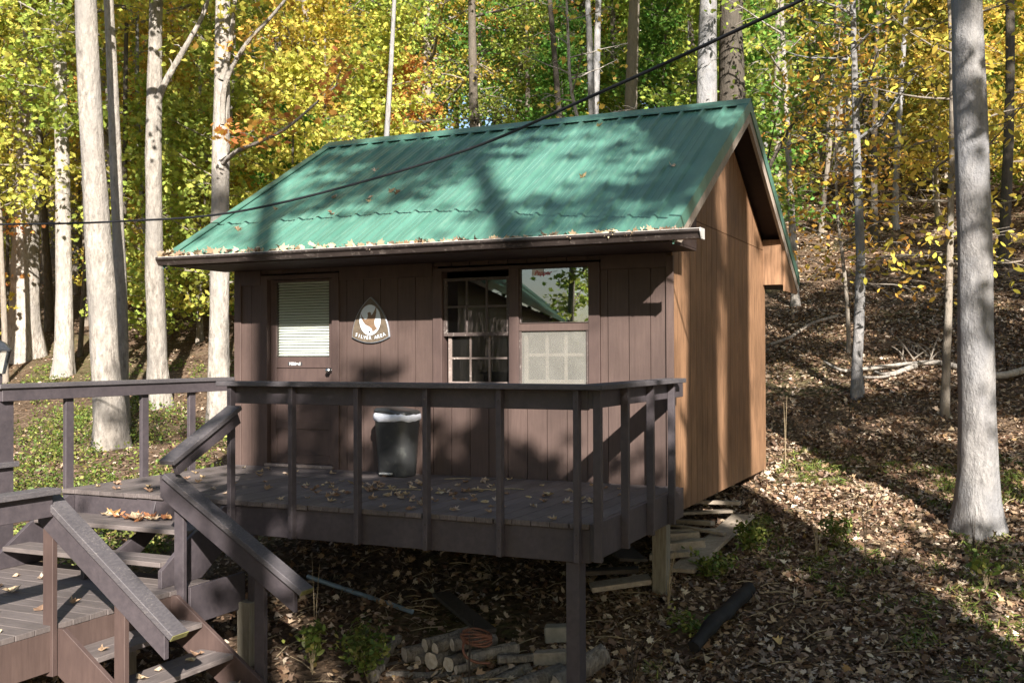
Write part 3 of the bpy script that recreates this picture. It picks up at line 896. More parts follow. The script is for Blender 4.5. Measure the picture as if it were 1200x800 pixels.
# ------------------------------------------------------------------ firewood, scrap lumber, pipe
def log(c, d, length, r, label, group, name='firewood_log', split=False, end='logend', bark='logbark'):
    """c: centre of the visible sawn end, d: direction the log runs away from it"""
    c = Vector(c); d = Vector(d).normalized(); n = 14
    root = thing(name, c + d * length / 2 - Vector((0, 0, r)), label, 'log', group)
    mb = MB(); seed = random.random() * 50
    ref = Vector((0, 0, 1)) if abs(d.z) < .9 else Vector((1, 0, 0)); s = d.cross(ref).normalized(); u = s.cross(d)
    rings = []
    for i in range(7):
        t_ = i / 6; p = c + d * length * t_ + s * .012 * math.sin(seed + t_ * 4) + u * .012 * math.cos(seed + t_ * 3)
        ring = []
        for k in range(n):
            a = 2 * math.pi * k / n
            rr = r * (1 + .24 * mnoise.noise(Vector((math.cos(a) * 1.6 + seed, math.sin(a) * 1.6, t_ * 2.5))))
            if split and math.sin(a - seed) < -.1: rr *= .45
            ring.append(p + (s * math.cos(a) + u * math.sin(a)) * rr)
        rings.append(ring)
    vs = [p for rg in rings for p in rg]
    fs = [(i * n + k, i * n + (k + 1) % n, (i + 1) * n + (k + 1) % n, (i + 1) * n + k) for i in range(6) for k in range(n)]
    mb.add(vs, fs, True); mb.build('bark', M[bark], root)
    for rg, dd in ((rings[0], -1), (rings[-1], 1)):
        ctr = sum(rg, Vector()) / n
        e = MB(); e.add([ctr + d * dd * .004] + [ctr + (p - ctr) * .97 + d * dd * .002 for p in rg], [(0, 1 + k, 1 + (k + 1) % n) for k in range(n)])
        e.build('sawn_end', M[end], root)
    return root


G = 'firewood logs stacked under the deck'
back = (-.5, .85, .03)
LOGS = [
    ((3.485, -1.85, -1.130), (.35, .93, .06), .40, .044, 'thin firewood log with red-brown bark sticking up from the top of the stack', False),
    ((3.620, -1.83, -1.105), (.60, .78, .05), .38, .047, 'round pale firewood log end at the top of the stack beside the rusty hose', False),
    ((3.446, -1.87, -1.235), (.2, .97, .02), .38, .068, 'thickest round log at the left of the stack front', False),
    ((3.600, -1.87, -1.222), (.25, .95, .02), .38, .058, 'round pale log in the middle of the stack front, under the topmost log', False),
    ((3.771, -1.84, -1.150), (.6, .78, .02), .40, .068, 'split log with a ragged pale end below the rusty hose', True),
    ((3.291, -1.90, -1.34), (.1, .99, .02), .34, .050, 'small grey log low down at the left foot of the stack', False),
    ((3.384, -1.93, -1.372), (.2, .97, .02), .30, .030, 'thinnest stick lying at the foot of the log stack', False),
    ((3.461, -1.92, -1.355), (.3, .95, .02), .32, .043, 'small log on the ground under the thickest round log', False),
    ((3.545, -1.94, -1.362), (.3, .95, .02), .32, .046, 'small pale log on the ground in the middle of the stack foot', False),
    ((3.66, -1.95, -1.345), (.5, .86, .05), .36, .050, 'split log lying on the ground under the ragged split log', True),
    ((3.80, -2.0, -1.34), (.55, .8, .12), .46, .055, 'long rough-barked split log leaning at the right side of the stack', True),
    ((3.93, -2.05, -1.34), (.5, .8, .18), .50, .050, 'outermost rough-barked split log at the right end of the stack', True),
    ((4.26, -2.06, -1.30), (.55, .8, .10), .42, .088, 'big cracked brown log lying apart, left of the front deck post', False),
    ((4.56, -2.0, -1.24), (.4, .75, .30), .48, .090, 'big pale log propped against the front deck post', True),
    ((2.877, -1.85, -1.25), (.75, .6, -.02), .34, .045, 'dark blue-grey log end at the far left of the heap', False),
    ((3.20, -1.86, -1.215), (.55, .8, .06), .42, .062, 'grey log tilted across the left side of the stack', False),
    ((3.06, -1.98, -1.33), (.5, .8, .02), .38, .052, 'grey log lying low behind the green grass tuft', False),
    ((3.34, -1.78, -1.13), (.5, .84, .05), .42, .052, 'dark log resting behind the thin red-brown log', False),
    ((3.32, -1.86, -1.235), (.4, .9, .03), .34, .040, 'bluish-grey log wedged between the thickest log and the tilted one', False),
    ((3.70, -1.92, -1.255), (.5, .85, .05), .34, .042, 'small split stick filling the gap below the ragged split log', True),
    ((3.15, -2.05, -1.345), (.9, .4, .02), .36, .040, 'short grey stick lying crosswise at the left foot of the stack', False),
    ((3.40, -2.02, -1.375), (.7, .7, .02), .26, .036, 'short pale stick at the very front of the stack', True),
    ((3.98, -1.75, -1.20), (.8, .55, .05), .40, .045, 'weathered stick lying behind the outermost split log', True),
    ((4.12, -1.95, -1.335), (.75, .6, .03), .30, .050, 'stubby weathered log between the split logs and the big cracked log', False),
    ((4.42, -2.20, -1.36), (.8, .5, .03), .28, .045, 'stubby split log lying in front of the propped pale log', True),
]
for c, d, ln, r, lb, sp in LOGS: log(c, d, ln, r, lb, G, split=sp)
t = MB(); p = cr([(3.17, -2.28, -1.27), (3.12, -2.08, -1.23), (3.08, -1.9, -1.17), (3.07, -1.72, -1.12)], 5); t.tube(p, [.05 - .001 * i + .006 * math.sin(i * 2) for i in range(len(p))], 10, jit=.12)
solo(t, 'pale_branch', M['logbark'], 'thick pale forked branch lying across the left of the log stack', 'branch')
t = MB()
for k in range(5):
    o_ = k * .018
    t.tube(cr([(3.78 + .13 * math.cos(a), -1.74 + .08 * math.sin(a), -1.075 + o_ + .012 * math.sin(a * 2 + k)) for a in np.linspace(-2.6, 2.9, 12)], 4), .009, 6)
t.tube(cr([(3.74, -1.84, -1.03), (3.76, -1.92, -1.07), (3.80, -1.95, -1.13), (3.88, -1.93, -1.17), (3.97, -1.88, -1.18)], 5), .011, 6)
solo(t, 'coiled_hose', M['copper'], 'rusty red hose coiled on top of the firewood', 'hose')
t = MB(); t.tube([(1.38, -.62, -.98), (2.81, -1.06, -1.085)], .022, 10); solo(t, 'plastic_pipe', M['pvc'], 'grey-blue plastic pipe lying under the deck', 'pipe')
t = MB(); t.beam((2.88, -.66, -1.0), (3.68, -1.33, -1.10), .17, .035); solo(t, 'dark_plank', M['darkplank'], 'dark damp plank lying under the deck behind the firewood', 'plank', bevel=.004)
t = MB(); t.beam((4.14, -1.20, -1.10), (4.32, -1.14, -1.09), .13, .13, (.2, 0, 1)); solo(t, 'concrete_block', M['conc'], 'small squarish stone block under the deck beside the front post', 'block', bevel=.012)
t = MB(); t.beam((4.20, -1.55, -1.20), (4.46, -1.5, -1.17), .12, .10); solo(t, 'grey_offcut', M['oldwood'], 'stubby grey timber offcut between the firewood and the front post', 'offcut', bevel=.008)

SCR = [
    ((4.30, 2.18, -.44), (4.98, 2.22, -.43), .10, .04, 'topmost narrow board sticking out under the gable wall'),
    ((4.35, 1.80, -.52), (4.93, 2.02, -.49), .26, .03, 'wide grey board lying under the gable wall below the topmost board'),
    ((5.06, 1.98, -.53), (4.88, .25, -.80), .24, .04, 'long wide plank leaning outwards along the edge of the scrap heap'),
    ((4.45, 1.05, -.66), (4.80, 1.18, -.63), .12, .09, 'short squared timber in the middle of the scrap heap'),
    ((4.45, .80, -.72), (4.92, .94, -.66), .14, .09, 'pale sawn timber low in the scrap heap beside the timber post'),
    ((4.20, -.30, -.90), (4.68, -.06, -.83), .22, .045, 'light board lying left of the timber post under the deck corner'),
    ((3.98, .85, -.68), (4.42, .26, -.74), .28, .03, 'dark wide board at the left of the scrap heap'),
    ((4.38, 1.46, -.58), (5.05, 1.20, -.60), .05, .03, 'thin stick lying across the scrap heap and the long plank'),
    ((4.32, 1.62, -.57), (4.86, 1.50, -.55), .09, .045, 'narrow weathered board tucked between the wide boards'),
    ((4.50, .50, -.74), (4.86, .60, -.70), .20, .05, 'short wide offcut at the foot of the scrap heap'),
    ((4.40, 1.25, -.62), (4.95, 1.42, -.60), .08, .035, 'narrow pale batten in the scrap heap'),
    ((3.9, -.05, -.84), (4.5, .15, -.80), .18, .04, 'brown board in the shade behind the timber post'),
]
for a, b, w, h, lb in SCR:
    t = MB(); t.beam(a, b, w, h, (random.uniform(-.12, .12), random.uniform(-.1, .1), 1))
    solo(t, 'scrap_board', M['darkplank'] if 'dark wide' in lb or 'brown' in lb else M['oldwood'], lb, 'board', 'scrap boards heaped under the cabin', bevel=.004)
t = MB(); p = cr([(5.40, -1.28, -1.05), (5.45, -.9, -.96), (5.51, -.5, -.90), (5.57, -.1, -.83)], 5); t.tube(p, [.045 + .015 * min(1, i / 5) + .004 * math.sin(i * 1.7) for i in range(len(p))], 12, jit=.28)
solo(t, 'charred_log', M['char'], 'charred black log lying on the leaves right of the deck', 'log')

# ------------------------------------------------------------------ leaves as shapes
def maple():
    a = [90, 68, 50, 30, 8, -20, -60, -90]
    r = [1.0, .55, .85, .48, .82, .40, .42, .30]
    pts = [(r[i] * math.cos(R(a[i])), r[i] * math.sin(R(a[i]))) for i in range(8)]
    left = [(-x, y) for x, y in pts[1:7]][::-1]
    return np.array(pts + left)               # 14 corners


SHAPES = {
    'maple': maple() * .62,
    'ovate': np.array([(0, .62), (.24, .28), (.27, -.05), (.13, -.42), (0, -.55), (-.13, -.42), (-.27, -.05), (-.24, .28)]) * .9,
    'blade': np.array([(0, .9), (.09, .2), (.06, -.6), (-.06, -.6), (-.09, .2)]),
    'diamond': np.array([(0, .55), (.42, .05), (0, -.5), (-.42, .05)]),
}


def leaf_mesh(name, P, size, shape, mat, tilt=.7, rng=None, up=None, curl=.25, ori=None):
    """one face per leaf round the points P"""
    rng = rng or RNG
    n = len(P); sh = SHAPES[shape]; k = len(sh)
    size = size * rng.uniform(.65, 1.3, n)
    nz = np.stack([rng.normal(0, tilt, n), rng.normal(0, tilt, n), np.ones(n)], 1)
    if up is not None: nz = nz + up
    nz /= np.linalg.norm(nz, axis=1)[:, None]
    t = rng.normal(0, 1, (n, 3)); t -= (t * nz).sum(1)[:, None] * nz; t /= np.linalg.norm(t, axis=1)[:, None]
    b = np.cross(nz, t)
    V = P[:, None, :] + size[:, None, None] * (sh[None, :, :1] * t[:, None] + sh[None, :, 1:] * b[:, None])
    r2 = np.abs(sh[:, 0]) - .15
    V += (size[:, None] * curl * rng.normal(0, 1, n)[:, None] * r2[None])[..., None] * nz[:, None]
    V = V.reshape(-1, 3)
    return np_mesh(name, V, np.arange(n * k), k, mat, {'rnd': rng.random(n), 'rnd2': rng.random(n)})


def tree_parts(seed, H, r0, cb, cr_, nleaf, size, shape, bark, lean=(0, 0), limbs=26, spread=.22, thin=.10, rise=.5, flare=1.5, wob=.10, n_seg=12, dense=1.0, tilt=1.05, path=None, knob=0):
    """trunk mesh (with limbs) and crown mesh around the origin; cb: height where the crown starts"""
    rng = np.random.default_rng(seed); rs = random.Random(seed)
    mb = MB()
    if path is None:
        path = []
        ph = rng.uniform(0, 6, 4)
        for i in range(n_seg + 1):
            t = i / n_seg; z = H * t
            path.append(Vector((lean[0] * z + wob * (math.sin(ph[0] + t * 5) - math.sin(ph[0])) + .3 * wob * math.sin(ph[1] + t * 13) * t, lean[1] * z + wob * (math.cos(ph[2] + t * 4.4) - math.cos(ph[2])), z)))
    path = cr(path, 3)
    Hh = path[-1].z
    rad = []
    for p in path:
        t = max(0, p.z / Hh); r = r0 * (1 - .82 * t ** 1.15)
        r *= 1 + (flare - 1) * math.exp(-p.z / (r0 * 2.2))
        rad.append(max(r, .012))
    nn = 16 if r0 > .12 else 9
    # trunk with gentle irregularities
    vs = []; fs = []
    for i, p in enumerate(path):
        for k in range(nn):
            a = 2 * math.pi * k / nn
            f = 1 + .13 * mnoise.noise(Vector((math.cos(a) * 1.1 + seed, math.sin(a) * 1.1, p.z * .9))) + .05 * mnoise.noise(Vector((math.cos(a) * 3 + seed, math.sin(a) * 3, p.z * 2.5))) + (.22 * math.exp(-max(p.z, 0) / (r0 * 1.6)) * math.sin(a * 4 + seed))
            vs.append((p.x + rad[i] * f * math.cos(a), p.y + rad[i] * f * math.sin(a), p.z - (.25 if i == 0 else 0)))
    for i in range(len(path) - 1):
        for k in range(nn): fs.append((i * nn + k, i * nn + (k + 1) % nn, (i + 1) * nn + (k + 1) % nn, (i + 1) * nn + k))
    mb.add(vs, fs, True)

    def on(z):
        for i in range(len(path) - 1):
            if path[i + 1].z >= z:
                t = (z - path[i].z) / max(1e-6, path[i + 1].z - path[i].z)
                return path[i].lerp(path[i + 1], t), rad[i]
        return path[-1].copy(), rad[-1]
    tips = []
    for i in range(limbs):
        t = (i + rs.random()) / limbs
        z = cb * .85 + (Hh * .97 - cb * .85) * t
        p, r = on(z); az = i * 2.4 + rs.uniform(-.5, .5)
        ln = cr_ * (1.05 - .72 * t) * rs.uniform(.65, 1.2)
        d = Vector((math.cos(az), math.sin(az), rise * (.4 + .9 * t) + rs.uniform(-.15, .2))).normalized()
        pts = [p]; q = p.copy(); dd = d.copy(); m = 5
        for s in range(m):
            dd = (dd + Vector((rs.uniform(-.2, .2), rs.uniform(-.2, .2), rs.uniform(-.14, .16)))).normalized()
            q = q + dd * ln / m; pts.append(q.copy())
        rr = min(r * .5, .018 * ln + .008)
        mb.tube(pts, [rr * (1 - .8 * s / m) for s in range(m + 1)], 5, False)
        for s in range(1, m + 1):
            w = pts[s]
            tips.append((w, .6 + .4 * s / m))
            for _ in range(2):
                e = w + Vector((rs.uniform(-1, 1), rs.uniform(-1, 1), rs.uniform(-.45, .35))) * ln * .28
                if thin: mb.tube([w, w.lerp(e, .5) + Vector((0, 0, .03)), e], [rr * .35, rr * .22, .004], 4, False)
                tips.append((e, 1.0)); tips.append((w.lerp(e, .55), .8))
    T = np.array([tuple(t[0]) for t in tips]); Wt = np.array([t[1] for t in tips])
    Wt = Wt * rng.uniform(.25, 1.6, len(Wt)) ** 1.3; Wt /= Wt.sum()
    idx = rng.choice(len(T), nleaf, p=Wt)
    P = T[idx] + rng.normal(0, 1, (nleaf, 3)) * np.array([spread, spread, spread * .48])
    me_t = bpy.data.meshes.new('trunk'); me_t.from_pydata(mb.v, [], mb.f); me_t.polygons.foreach_set('use_smooth', mb.sm); me_t.materials.append(M[bark])
    me_c = leaf_mesh('crown', P, size, shape, M['leaf'], tilt, rng) if nleaf else None
    return me_t, me_c


def tree(name, loc, label, meshes, color, group=None, rz=0, sc=1.0, scz=None, bark=None):
    root = thing(name, loc, label, 'tree', group)
    root.rotation_euler = (0, 0, rz); root.scale = (sc, sc, scz or sc)
    a = link(bpy.data.objects.new('trunk', meshes[0])); a.parent = root
    if bark:
        a.material_slots[0].link = 'OBJECT'; a.material_slots[0].material = M[bark]
    if meshes[1]:
        b = link(bpy.data.objects.new('crown', meshes[1])); b.parent = root; b.color = (*color, 1)
    return root


GOLD = (.38, .30, .045); YEL = (.34, .335, .055); YG = (.22, .265, .045); GRN = (.085, .165, .025); DG = (.055, .10, .018); OLV = (.17, .17, .03); ORG = (.44, .215, .05); RUST = (.32, .13, .045)


def gpos(x, y, dz=-.03): return (x, y, float(gz(x, y)) + dz)


# trees whose trunks stand clear in the photograph: crowns high above the frame
big = dict(nleaf=5200, size=.15, shape='maple', spread=.40)
tree('tree', gpos(-5.77, 3.87), 'thickest pale grey trunk left of the cabin, standing just beyond the deck rail', tree_parts(1, 19, .235, 9.5, 3.6, lean=(-.043, .0), limbs=20, bark='bark', knob=1, **big), YEL)
tree('tree', gpos(-6.66, 5.0), 'slim pale trunk half hidden behind the thickest trunk left of the cabin', tree_parts(2, 18, .125, 9.5, 2.6, lean=(-.035, 0), limbs=16, bark='bark', **big), YEL)
tree('tree', gpos(-12.44, 8.95), 'straight pale tree trunk near the left edge, leaning slightly left', tree_parts(3, 19, .20, 9.5, 3, lean=(-.03, 0), limbs=18, bark='bark', wob=.06, **big), GOLD)
tree('tree', gpos(-12.9, 9.2), 'crooked thin pale trunk beside the straight one near the left edge', tree_parts(4, 13, .12, 6.5, 2.2, limbs=18, bark='bark', wob=.22, **big), YG)
tree('tree', gpos(-15.38, 10.32), 'broad blotchy pale trunk at the far left behind the lantern', tree_parts(5, 20, .36, 9, 4, limbs=18, bark='bark', **big), GOLD)
# forked tree left of the roof
tree('tree', gpos(-7.36, 6.65), 'pale trunk with a side limb rising right, second from the cabin on the left', tree_parts(6, 18, .19, 9.2, 3.2, limbs=18, bark='bark', lean=(-.005, 0), wob=.10, **big), YEL)
tree('tree', gpos(-5.08, 5.7), 'pale trunk with several side limbs right beside the left end of the cabin', tree_parts(7, 18, .185, 9.0, 3.2, limbs=18, bark='bark', wob=.09, **big), YEL)


def limb_part(rootname, base, pts, r, mat, tufts=0, col=None, seed=0):
    """an extra limb of a clear trunk, built where it grows"""
    root = bpy.data.objects[rootname]
    off = root.location
    p = cr([Vector(q) - off for q in pts], 5)
    mb = MB(); n = len(p); mb.tube(p, [r * (1 - .75 * i / n) for i in range(n)], 7)
    rs = random.Random(seed); tips = []
    for i in range(n // 3, n, 2):
        e = p[i] + Vector((rs.uniform(-.5, .5), rs.uniform(-.4, .4), rs.uniform(-.1, .45)))
        mb.tube([p[i], p[i].lerp(e, .5) + Vector((0, 0, .05)), e], [r * .25, r * .15, .004], 4, False); tips += [e, p[i].lerp(e, .6)]
    me = bpy.data.meshes.new('limb'); me.from_pydata(mb.v, [], mb.f); me.polygons.foreach_set('use_smooth', mb.sm); me.materials.append(mat)
    o = link(bpy.data.objects.new('limb', me)); o.parent = root
    if tufts:
        T = np.array([tuple(q) for q in tips]); rg = np.random.default_rng(seed)
        P = T[rg.integers(0, len(T), tufts)] + rg.normal(0, .16, (tufts, 3))
        c = link(bpy.data.objects.new('foliage', leaf_mesh('foliage', P, .15, 'maple', M['leaf'], .7, rg))); c.parent = root; c.color = (*col, 1)


TN = [o.name for o in bpy.data.objects if o.get('category') == 'tree']
tree('tree', gpos(-13.6, 8.3), 'leafy yellow-green tree hanging over the broad blotchy trunk at the far left', tree_parts(30, 13, .07, 4.6, 2.2, 4200, .16, 'maple', 'midbark', limbs=26, spread=.3, rise=.2), YEL)
T4, T5 = TN[5], TN[6]
limb_part(T4, None, [(-7.52, 6.65, 5.9), (-7.2, 6.6, 6.45), (-6.6, 6.6, 7.2), (-6.2, 6.6, 7.75), (-5.9, 6.6, 8.6)], .085, M['bark'], 90, YEL, 1)
limb_part(T5, None, [(-5.02, 5.7, 6.1), (-4.93, 5.7, 6.35), (-4.80, 5.7, 6.9), (-4.70, 5.7, 7.6), (-4.5, 5.7, 8.6)], .07, M['bark'], 40, YEL, 2)
limb_part(T5, None, [(-5.0, 5.7, 5.3), (-4.85, 5.6, 6.0), (-4.3, 5.5, 6.6), (-3.7, 5.4, 6.95), (-3.2, 5.3, 7.3), (-2.9, 5.2, 7.7)], .055, M['bark'], 220, (.50, .33, .06), 3)
limb_part(T5, None, [(-5.0, 5.7, 4.6), (-4.5, 5.5, 4.75), (-3.9, 5.4, 4.85), (-3.3, 5.3, 5.0), (-2.6, 5.2, 5.35), (-2.2, 5.2, 5.6)], .045, M['bark'], 240, ORG, 4)

# right side
t11 = [Vector((0, 0, 0)), Vector((.0, 0, .35)), Vector((.015, 0, 1.4)), Vector((.0, 0, 2.4)), Vector((-.01, 0, 3.6)), Vector((-.05, 0, 5.3)), Vector((-.1, .1, 9)), Vector((0, .2, 14)), Vector((.2, .1, 20))]
tree('tree', gpos(7.31, 2.55), 'big smooth grey beech trunk standing alone right of the cabin', tree_parts(8, 20, .185, 8.5, 4, limbs=22, bark='beech', path=t11, flare=1.4, nleaf=5200, size=.11, shape='ovate', spread=.40), GOLD)
t10 = [Vector((0, 0, 0)), Vector((-.01, 0, .5)), Vector((.03, 0, 1.2)), Vector((.06, 0, 2.2)), Vector((.03, 0, 3.3)), Vector((.01, 0, 4.3)), Vector((-.02, 0, 6.3)), Vector((.03, 0, 9))]
tree('sapling', gpos(5.51, 8.10), 'slender grey sapling trunk behind the cabin with golden beech leaves', tree_parts(9, 9, .088, 4.6, 1.9, 800, .115, 'ovate', 'beech', path=t10, flare=1.5, limbs=16, spread=.25), GOLD)
tree('sapling', gpos(6.82, 6.94), 'thin sapling with drooping golden leaves left of the big beech trunk', tree_parts(10, 9, .06, 2.4, 2.0, 1900, .115, 'ovate', 'midbark', limbs=26, spread=.26, rise=.12, lean=(.012, 0), wob=.05), GOLD)
tree('sapling', gpos(5.1, 10.4), 'leafy young beech with orange-gold leaves behind the slender grey sapling', tree_parts(12, 6.0, .04, 1.4, 1.9, 1400, .11, 'ovate', 'midbark', limbs=22, spread=.25, rise=.2), (.45, .27, .04))
tree('bush_tree', gpos(10.35, 7.8), 'bright green leafy bush at the right edge behind the big beech trunk', tree_parts(13, 5.2, .05, 2.2, 1.7, 3200, .13, 'maple', 'midbark', limbs=24, spread=.28), (.10, .20, .025))

# trunks standing behind the roof
hb = dict(nleaf=2600, size=.15, shape='maple', spread=.45, limbs=18)
tree('tree', gpos(-2.02, 19.4), 'straight grey trunk rising behind the middle of the roof ridge', tree_parts(14, 19, .21, 11.5, 3.4, bark='midbark', **hb), YG)
tree('tree', gpos(1.53, 14.4), 'thick rough grey trunk behind the right end of the roof', tree_parts(15, 19, .27, 9.5, 3.4, bark='beech', lean=(.003, 0), **hb), YG)
tree('tree', gpos(2.05, 15.1), 'dark forked trunk just right of the thick rough grey one behind the roof', tree_parts(16, 18, .36, 9.5, 3.8, bark='darkbark', **hb), YG)
tree('tree', gpos(-15.4, 29.7), 'short visible pale grey trunk low behind the left part of the roof', tree_parts(17, 18, .40, 7.5, 4, bark='midbark', **hb), GRN)
tree('tree', gpos(-9.44, 24.7), 'dark straight trunk among green leaves behind the roof', tree_parts(18, 19, .20, 9.5, 3.6, bark='darkbark', **hb), GRN)
tree('tree', gpos(2.36, 32.4), 'pale distant trunk right of the gable, far up the slope', tree_parts(19, 19, .40, 8, 4, bark='bark', **hb), YG)
tree('tree', gpos(3.57, 13.9), 'thin pale mottled trunk just right of the gable eave', tree_parts(20, 11, .085, 4.8, 2.0, 1200, .12, 'ovate', 'bark', limbs=18), YG)
bt = [Vector((0, 0, 0)), Vector((-.05, 0, 2)), Vector((-.25, 0, 3.6)), Vector((-.62, -.1, 5.2)), Vector((-.70, -.1, 6.4)), Vector((-.78, -.1, 8.5))]
tree('sapling', gpos(.85, 9.5), 'bare leaning sapling with pale twigs behind the ridge of the roof', tree_parts(21, 8, .065, 3.4, 1.8, 150, .13, 'maple', 'bark', path=bt, limbs=24, spread=.2, rise=.35), (.50, .36, .06))
ln_ = [Vector((0, 0, 0)), Vector((.25, 0, 1.2)), Vector((.9, 0, 2.8)), Vector((1.7, 0, 4.3)), Vector((2.6, 0, 5.6)), Vector((3.4, 0, 6.5))]
tree('sapling', gpos(2.35, 11.2), 'dark slanting young tree leaning right behind the gable', tree_parts(22, 6, .075, 2.6, 2.0, 1500, .13, 'maple', 'darkbark', path=ln_, limbs=22, spread=.26), (.12, .18, .025))
tree('sapling', gpos(-10.81, 11.76), 'thin pale trunk between the two limbed trunks, far left of the cabin', tree_parts(23, 12, .075, 4.8, 1.8, 1500, .14, 'maple', 'bark', limbs=16), YEL)
tree('sapling', gpos(-13.4, 11.2), 'thin mottled trunk just right of the straight trunk near the left edge', tree_parts(24, 12, .10, 5.2, 1.9, 1500, .14, 'maple', 'bark', limbs=16, wob=.18), GOLD)

# woods: a few kinds, copied with their own shapes shared
CAN = [tree_parts(40 + i, H, r, cb, c, 10500, .145, 'maple', 'midbark', limbs=34, spread=.31, lean=(l, 0)) for i, (H, r, cb, c, l) in
       enumerate([(16, .18, 3.2, 3.6, .01), (18, .22, 4.2, 3.9, -.01), (14, .15, 2.6, 3.2, .02), (17, .2, 3.6, 3.6, -.015)])]
UND = [tree_parts(60 + i, H, r, cb, c, 4600, .15, 'maple', 'bark', limbs=28, spread=.23, rise=.35) for i, (H, r, cb, c) in
       enumerate([(8, .055, 1.3, 2.1), (7, .05, 1.0, 2.0), (9.5, .07, 2.0, 2.3)])]
FAR = [tree_parts(70 + i, H, r, cb, c, 7500, .23, 'diamond', 'midbark', limbs=26, spread=.6, thin=0) for i, (H, r, cb, c) in
       enumerate([(19, .24, 4, 4.6), (22, .28, 6, 5.0), (17, .2, 3, 4.2)])]
LABELS = {
    'gold': ('tree with golden yellow leaves in the woods beyond the cabin', GOLD),
    'yel': ('tree with bright lemon yellow leaves in the woods beyond the cabin', YEL),
    'yg': ('tree with yellow-green leaves in the woods beyond the cabin', YG),
    'grn': ('tree with fully green leaves in the woods beyond the cabin', GRN),
    'olv': ('tree with dull olive leaves in the shaded woods up the slope', OLV),
    'org': ('tree with orange autumn leaves in the woods beyond the cabin', ORG),
}
CAMX, CAMY = 7.528, -9.158


def polar(az, d):  # az: degrees left of +y as seen from the camera spot
    return CAMX - d * math.sin(R(az)), CAMY + d * math.cos(R(az))


rs = random.Random(5)
SIGHT = [(math.degrees(math.atan2(CAMX - x, y - CAMY)), math.hypot(x - CAMX, y - CAMY)) for x, y in ((-5.77, 3.87), (-12.44, 8.95), (-15.38, 10.32), (-7.36, 6.65), (-5.08, 5.7), (-2.02, 19.4), (1.53, 14.4), (2.05, 15.1), (2.36, 32.4), (-9.44, 24.7))]
PLACED = [(-5.77, 3.87), (-6.35, 5), (-12.44, 8.95), (-15.38, 10.32), (-7.36, 6.65), (-5.08, 5.7)]


def hue(az):
    r = rs.random()
    if az > 38: return 'yel' if r < .4 else 'gold' if r < .7 else 'yg' if r < .93 else 'org'
    if az > 29: return 'yg' if r < .5 else 'yel' if r < .7 else 'gold' if r < .85 else 'grn' if r < .95 else 'org'
    if az > 19: return 'grn' if r < .5 else 'yg' if r < .85 else 'org' if r < .93 else 'gold'
    if az > 9: return 'yg' if r < .4 else 'grn' if r < .6 else 'olv' if r < .8 else 'gold'
    return 'olv' if r < .35 else 'yg' if r < .6 else 'gold' if r < .85 else 'grn'


def woods(pool, n, d0, d1, a0, a1, kind, smin, smax, mind):
    k = 0; tries = 0
    while k < n and tries < n * 60:
        tries += 1
        az = a0 + (a1 - a0) * rs.random(); d = d0 + (d1 - d0) * rs.random()
        x, y = polar(az, d)
        if any((x - p[0]) ** 2 + (y - p[1]) ** 2 < mind ** 2 for p in PLACED): continue
        if any(d < bd + 1.5 and abs(az - ba) < math.degrees((2.0 if kind == 'und' else .5 if kind == 'pol' else 2.6) / d) for ba, bd in SIGHT): continue
        PLACED.append((x, y)); k += 1
        h = hue(az); lb, col = LABELS[h]
        j = [rs.uniform(.8, 1.2) for _ in range(3)]
        col = tuple(c * (.75 + .25 * q) for c, q in zip(col, j))
        size = {'und': 'young understory ', 'can': 'tall ', 'far': 'distant ', 'pol': 'slim bare-stemmed '}[kind]
        tree({'und': 'understory_tree', 'can': 'woodland_tree', 'far': 'distant_tree', 'pol': 'pole_tree'}[kind], gpos(x, y), size + lb, pool[k % len(pool)], col,
             size + lb.replace('tree', 'trees', 1), rs.uniform(0, 6.28), rs.uniform(smin, smax),
             bark=rs.choice(['beech', 'midbark', 'midbark', 'darkbark'] if kind == 'pol' else ['bark', 'midbark', 'midbark', 'darkbark']) if kind != 'far' else rs.choice(['midbark', 'darkbark', 'bark']))


woods(UND, 13, 22, 31, 36, 54, 'und', .75, 1.1, 1.7)
woods(UND, 14, 25, 36, 12, 36, 'und', .8, 1.2, 1.7)
woods(UND, 26, 30, 46, -4, 13, 'und', .8, 1.15, 1.6)
woods(UND, 8, 22, 27, 37, 54, 'und', .75, 1.1, 1.5)
woods(CAN, 14, 27, 42, 34, 56, 'can', .8, 1.1, 2.6)
woods(CAN, 18, 26, 44, 10, 34, 'can', .8, 1.1, 2.6)
woods(CAN, 14, 30, 50, -4, 11, 'can', .8, 1.1, 2.4)
POLE = [tree_parts(80 + i, H, r, 9.5, 2.4, 1500, .15, 'maple', 'midbark', limbs=16, spread=.35, wob=.16, lean=(l, 0)) for i, (H, r, l) in enumerate([(15, .085, .02), (16, .12, -.015), (14, .065, .035)])]
woods(POLE, 12, 21, 34, 37, 55, 'pol', .8, 1.15, 1.0)
woods(POLE, 7, 23, 36, 12, 36, 'pol', .8, 1.15, 1.0)
woods(POLE, 14, 25, 44, -3, 12, 'pol', .8, 1.15, 1.0)
woods(FAR, 60, 45, 95, -6, 58, 'far', .85, 1.25, 3.4)

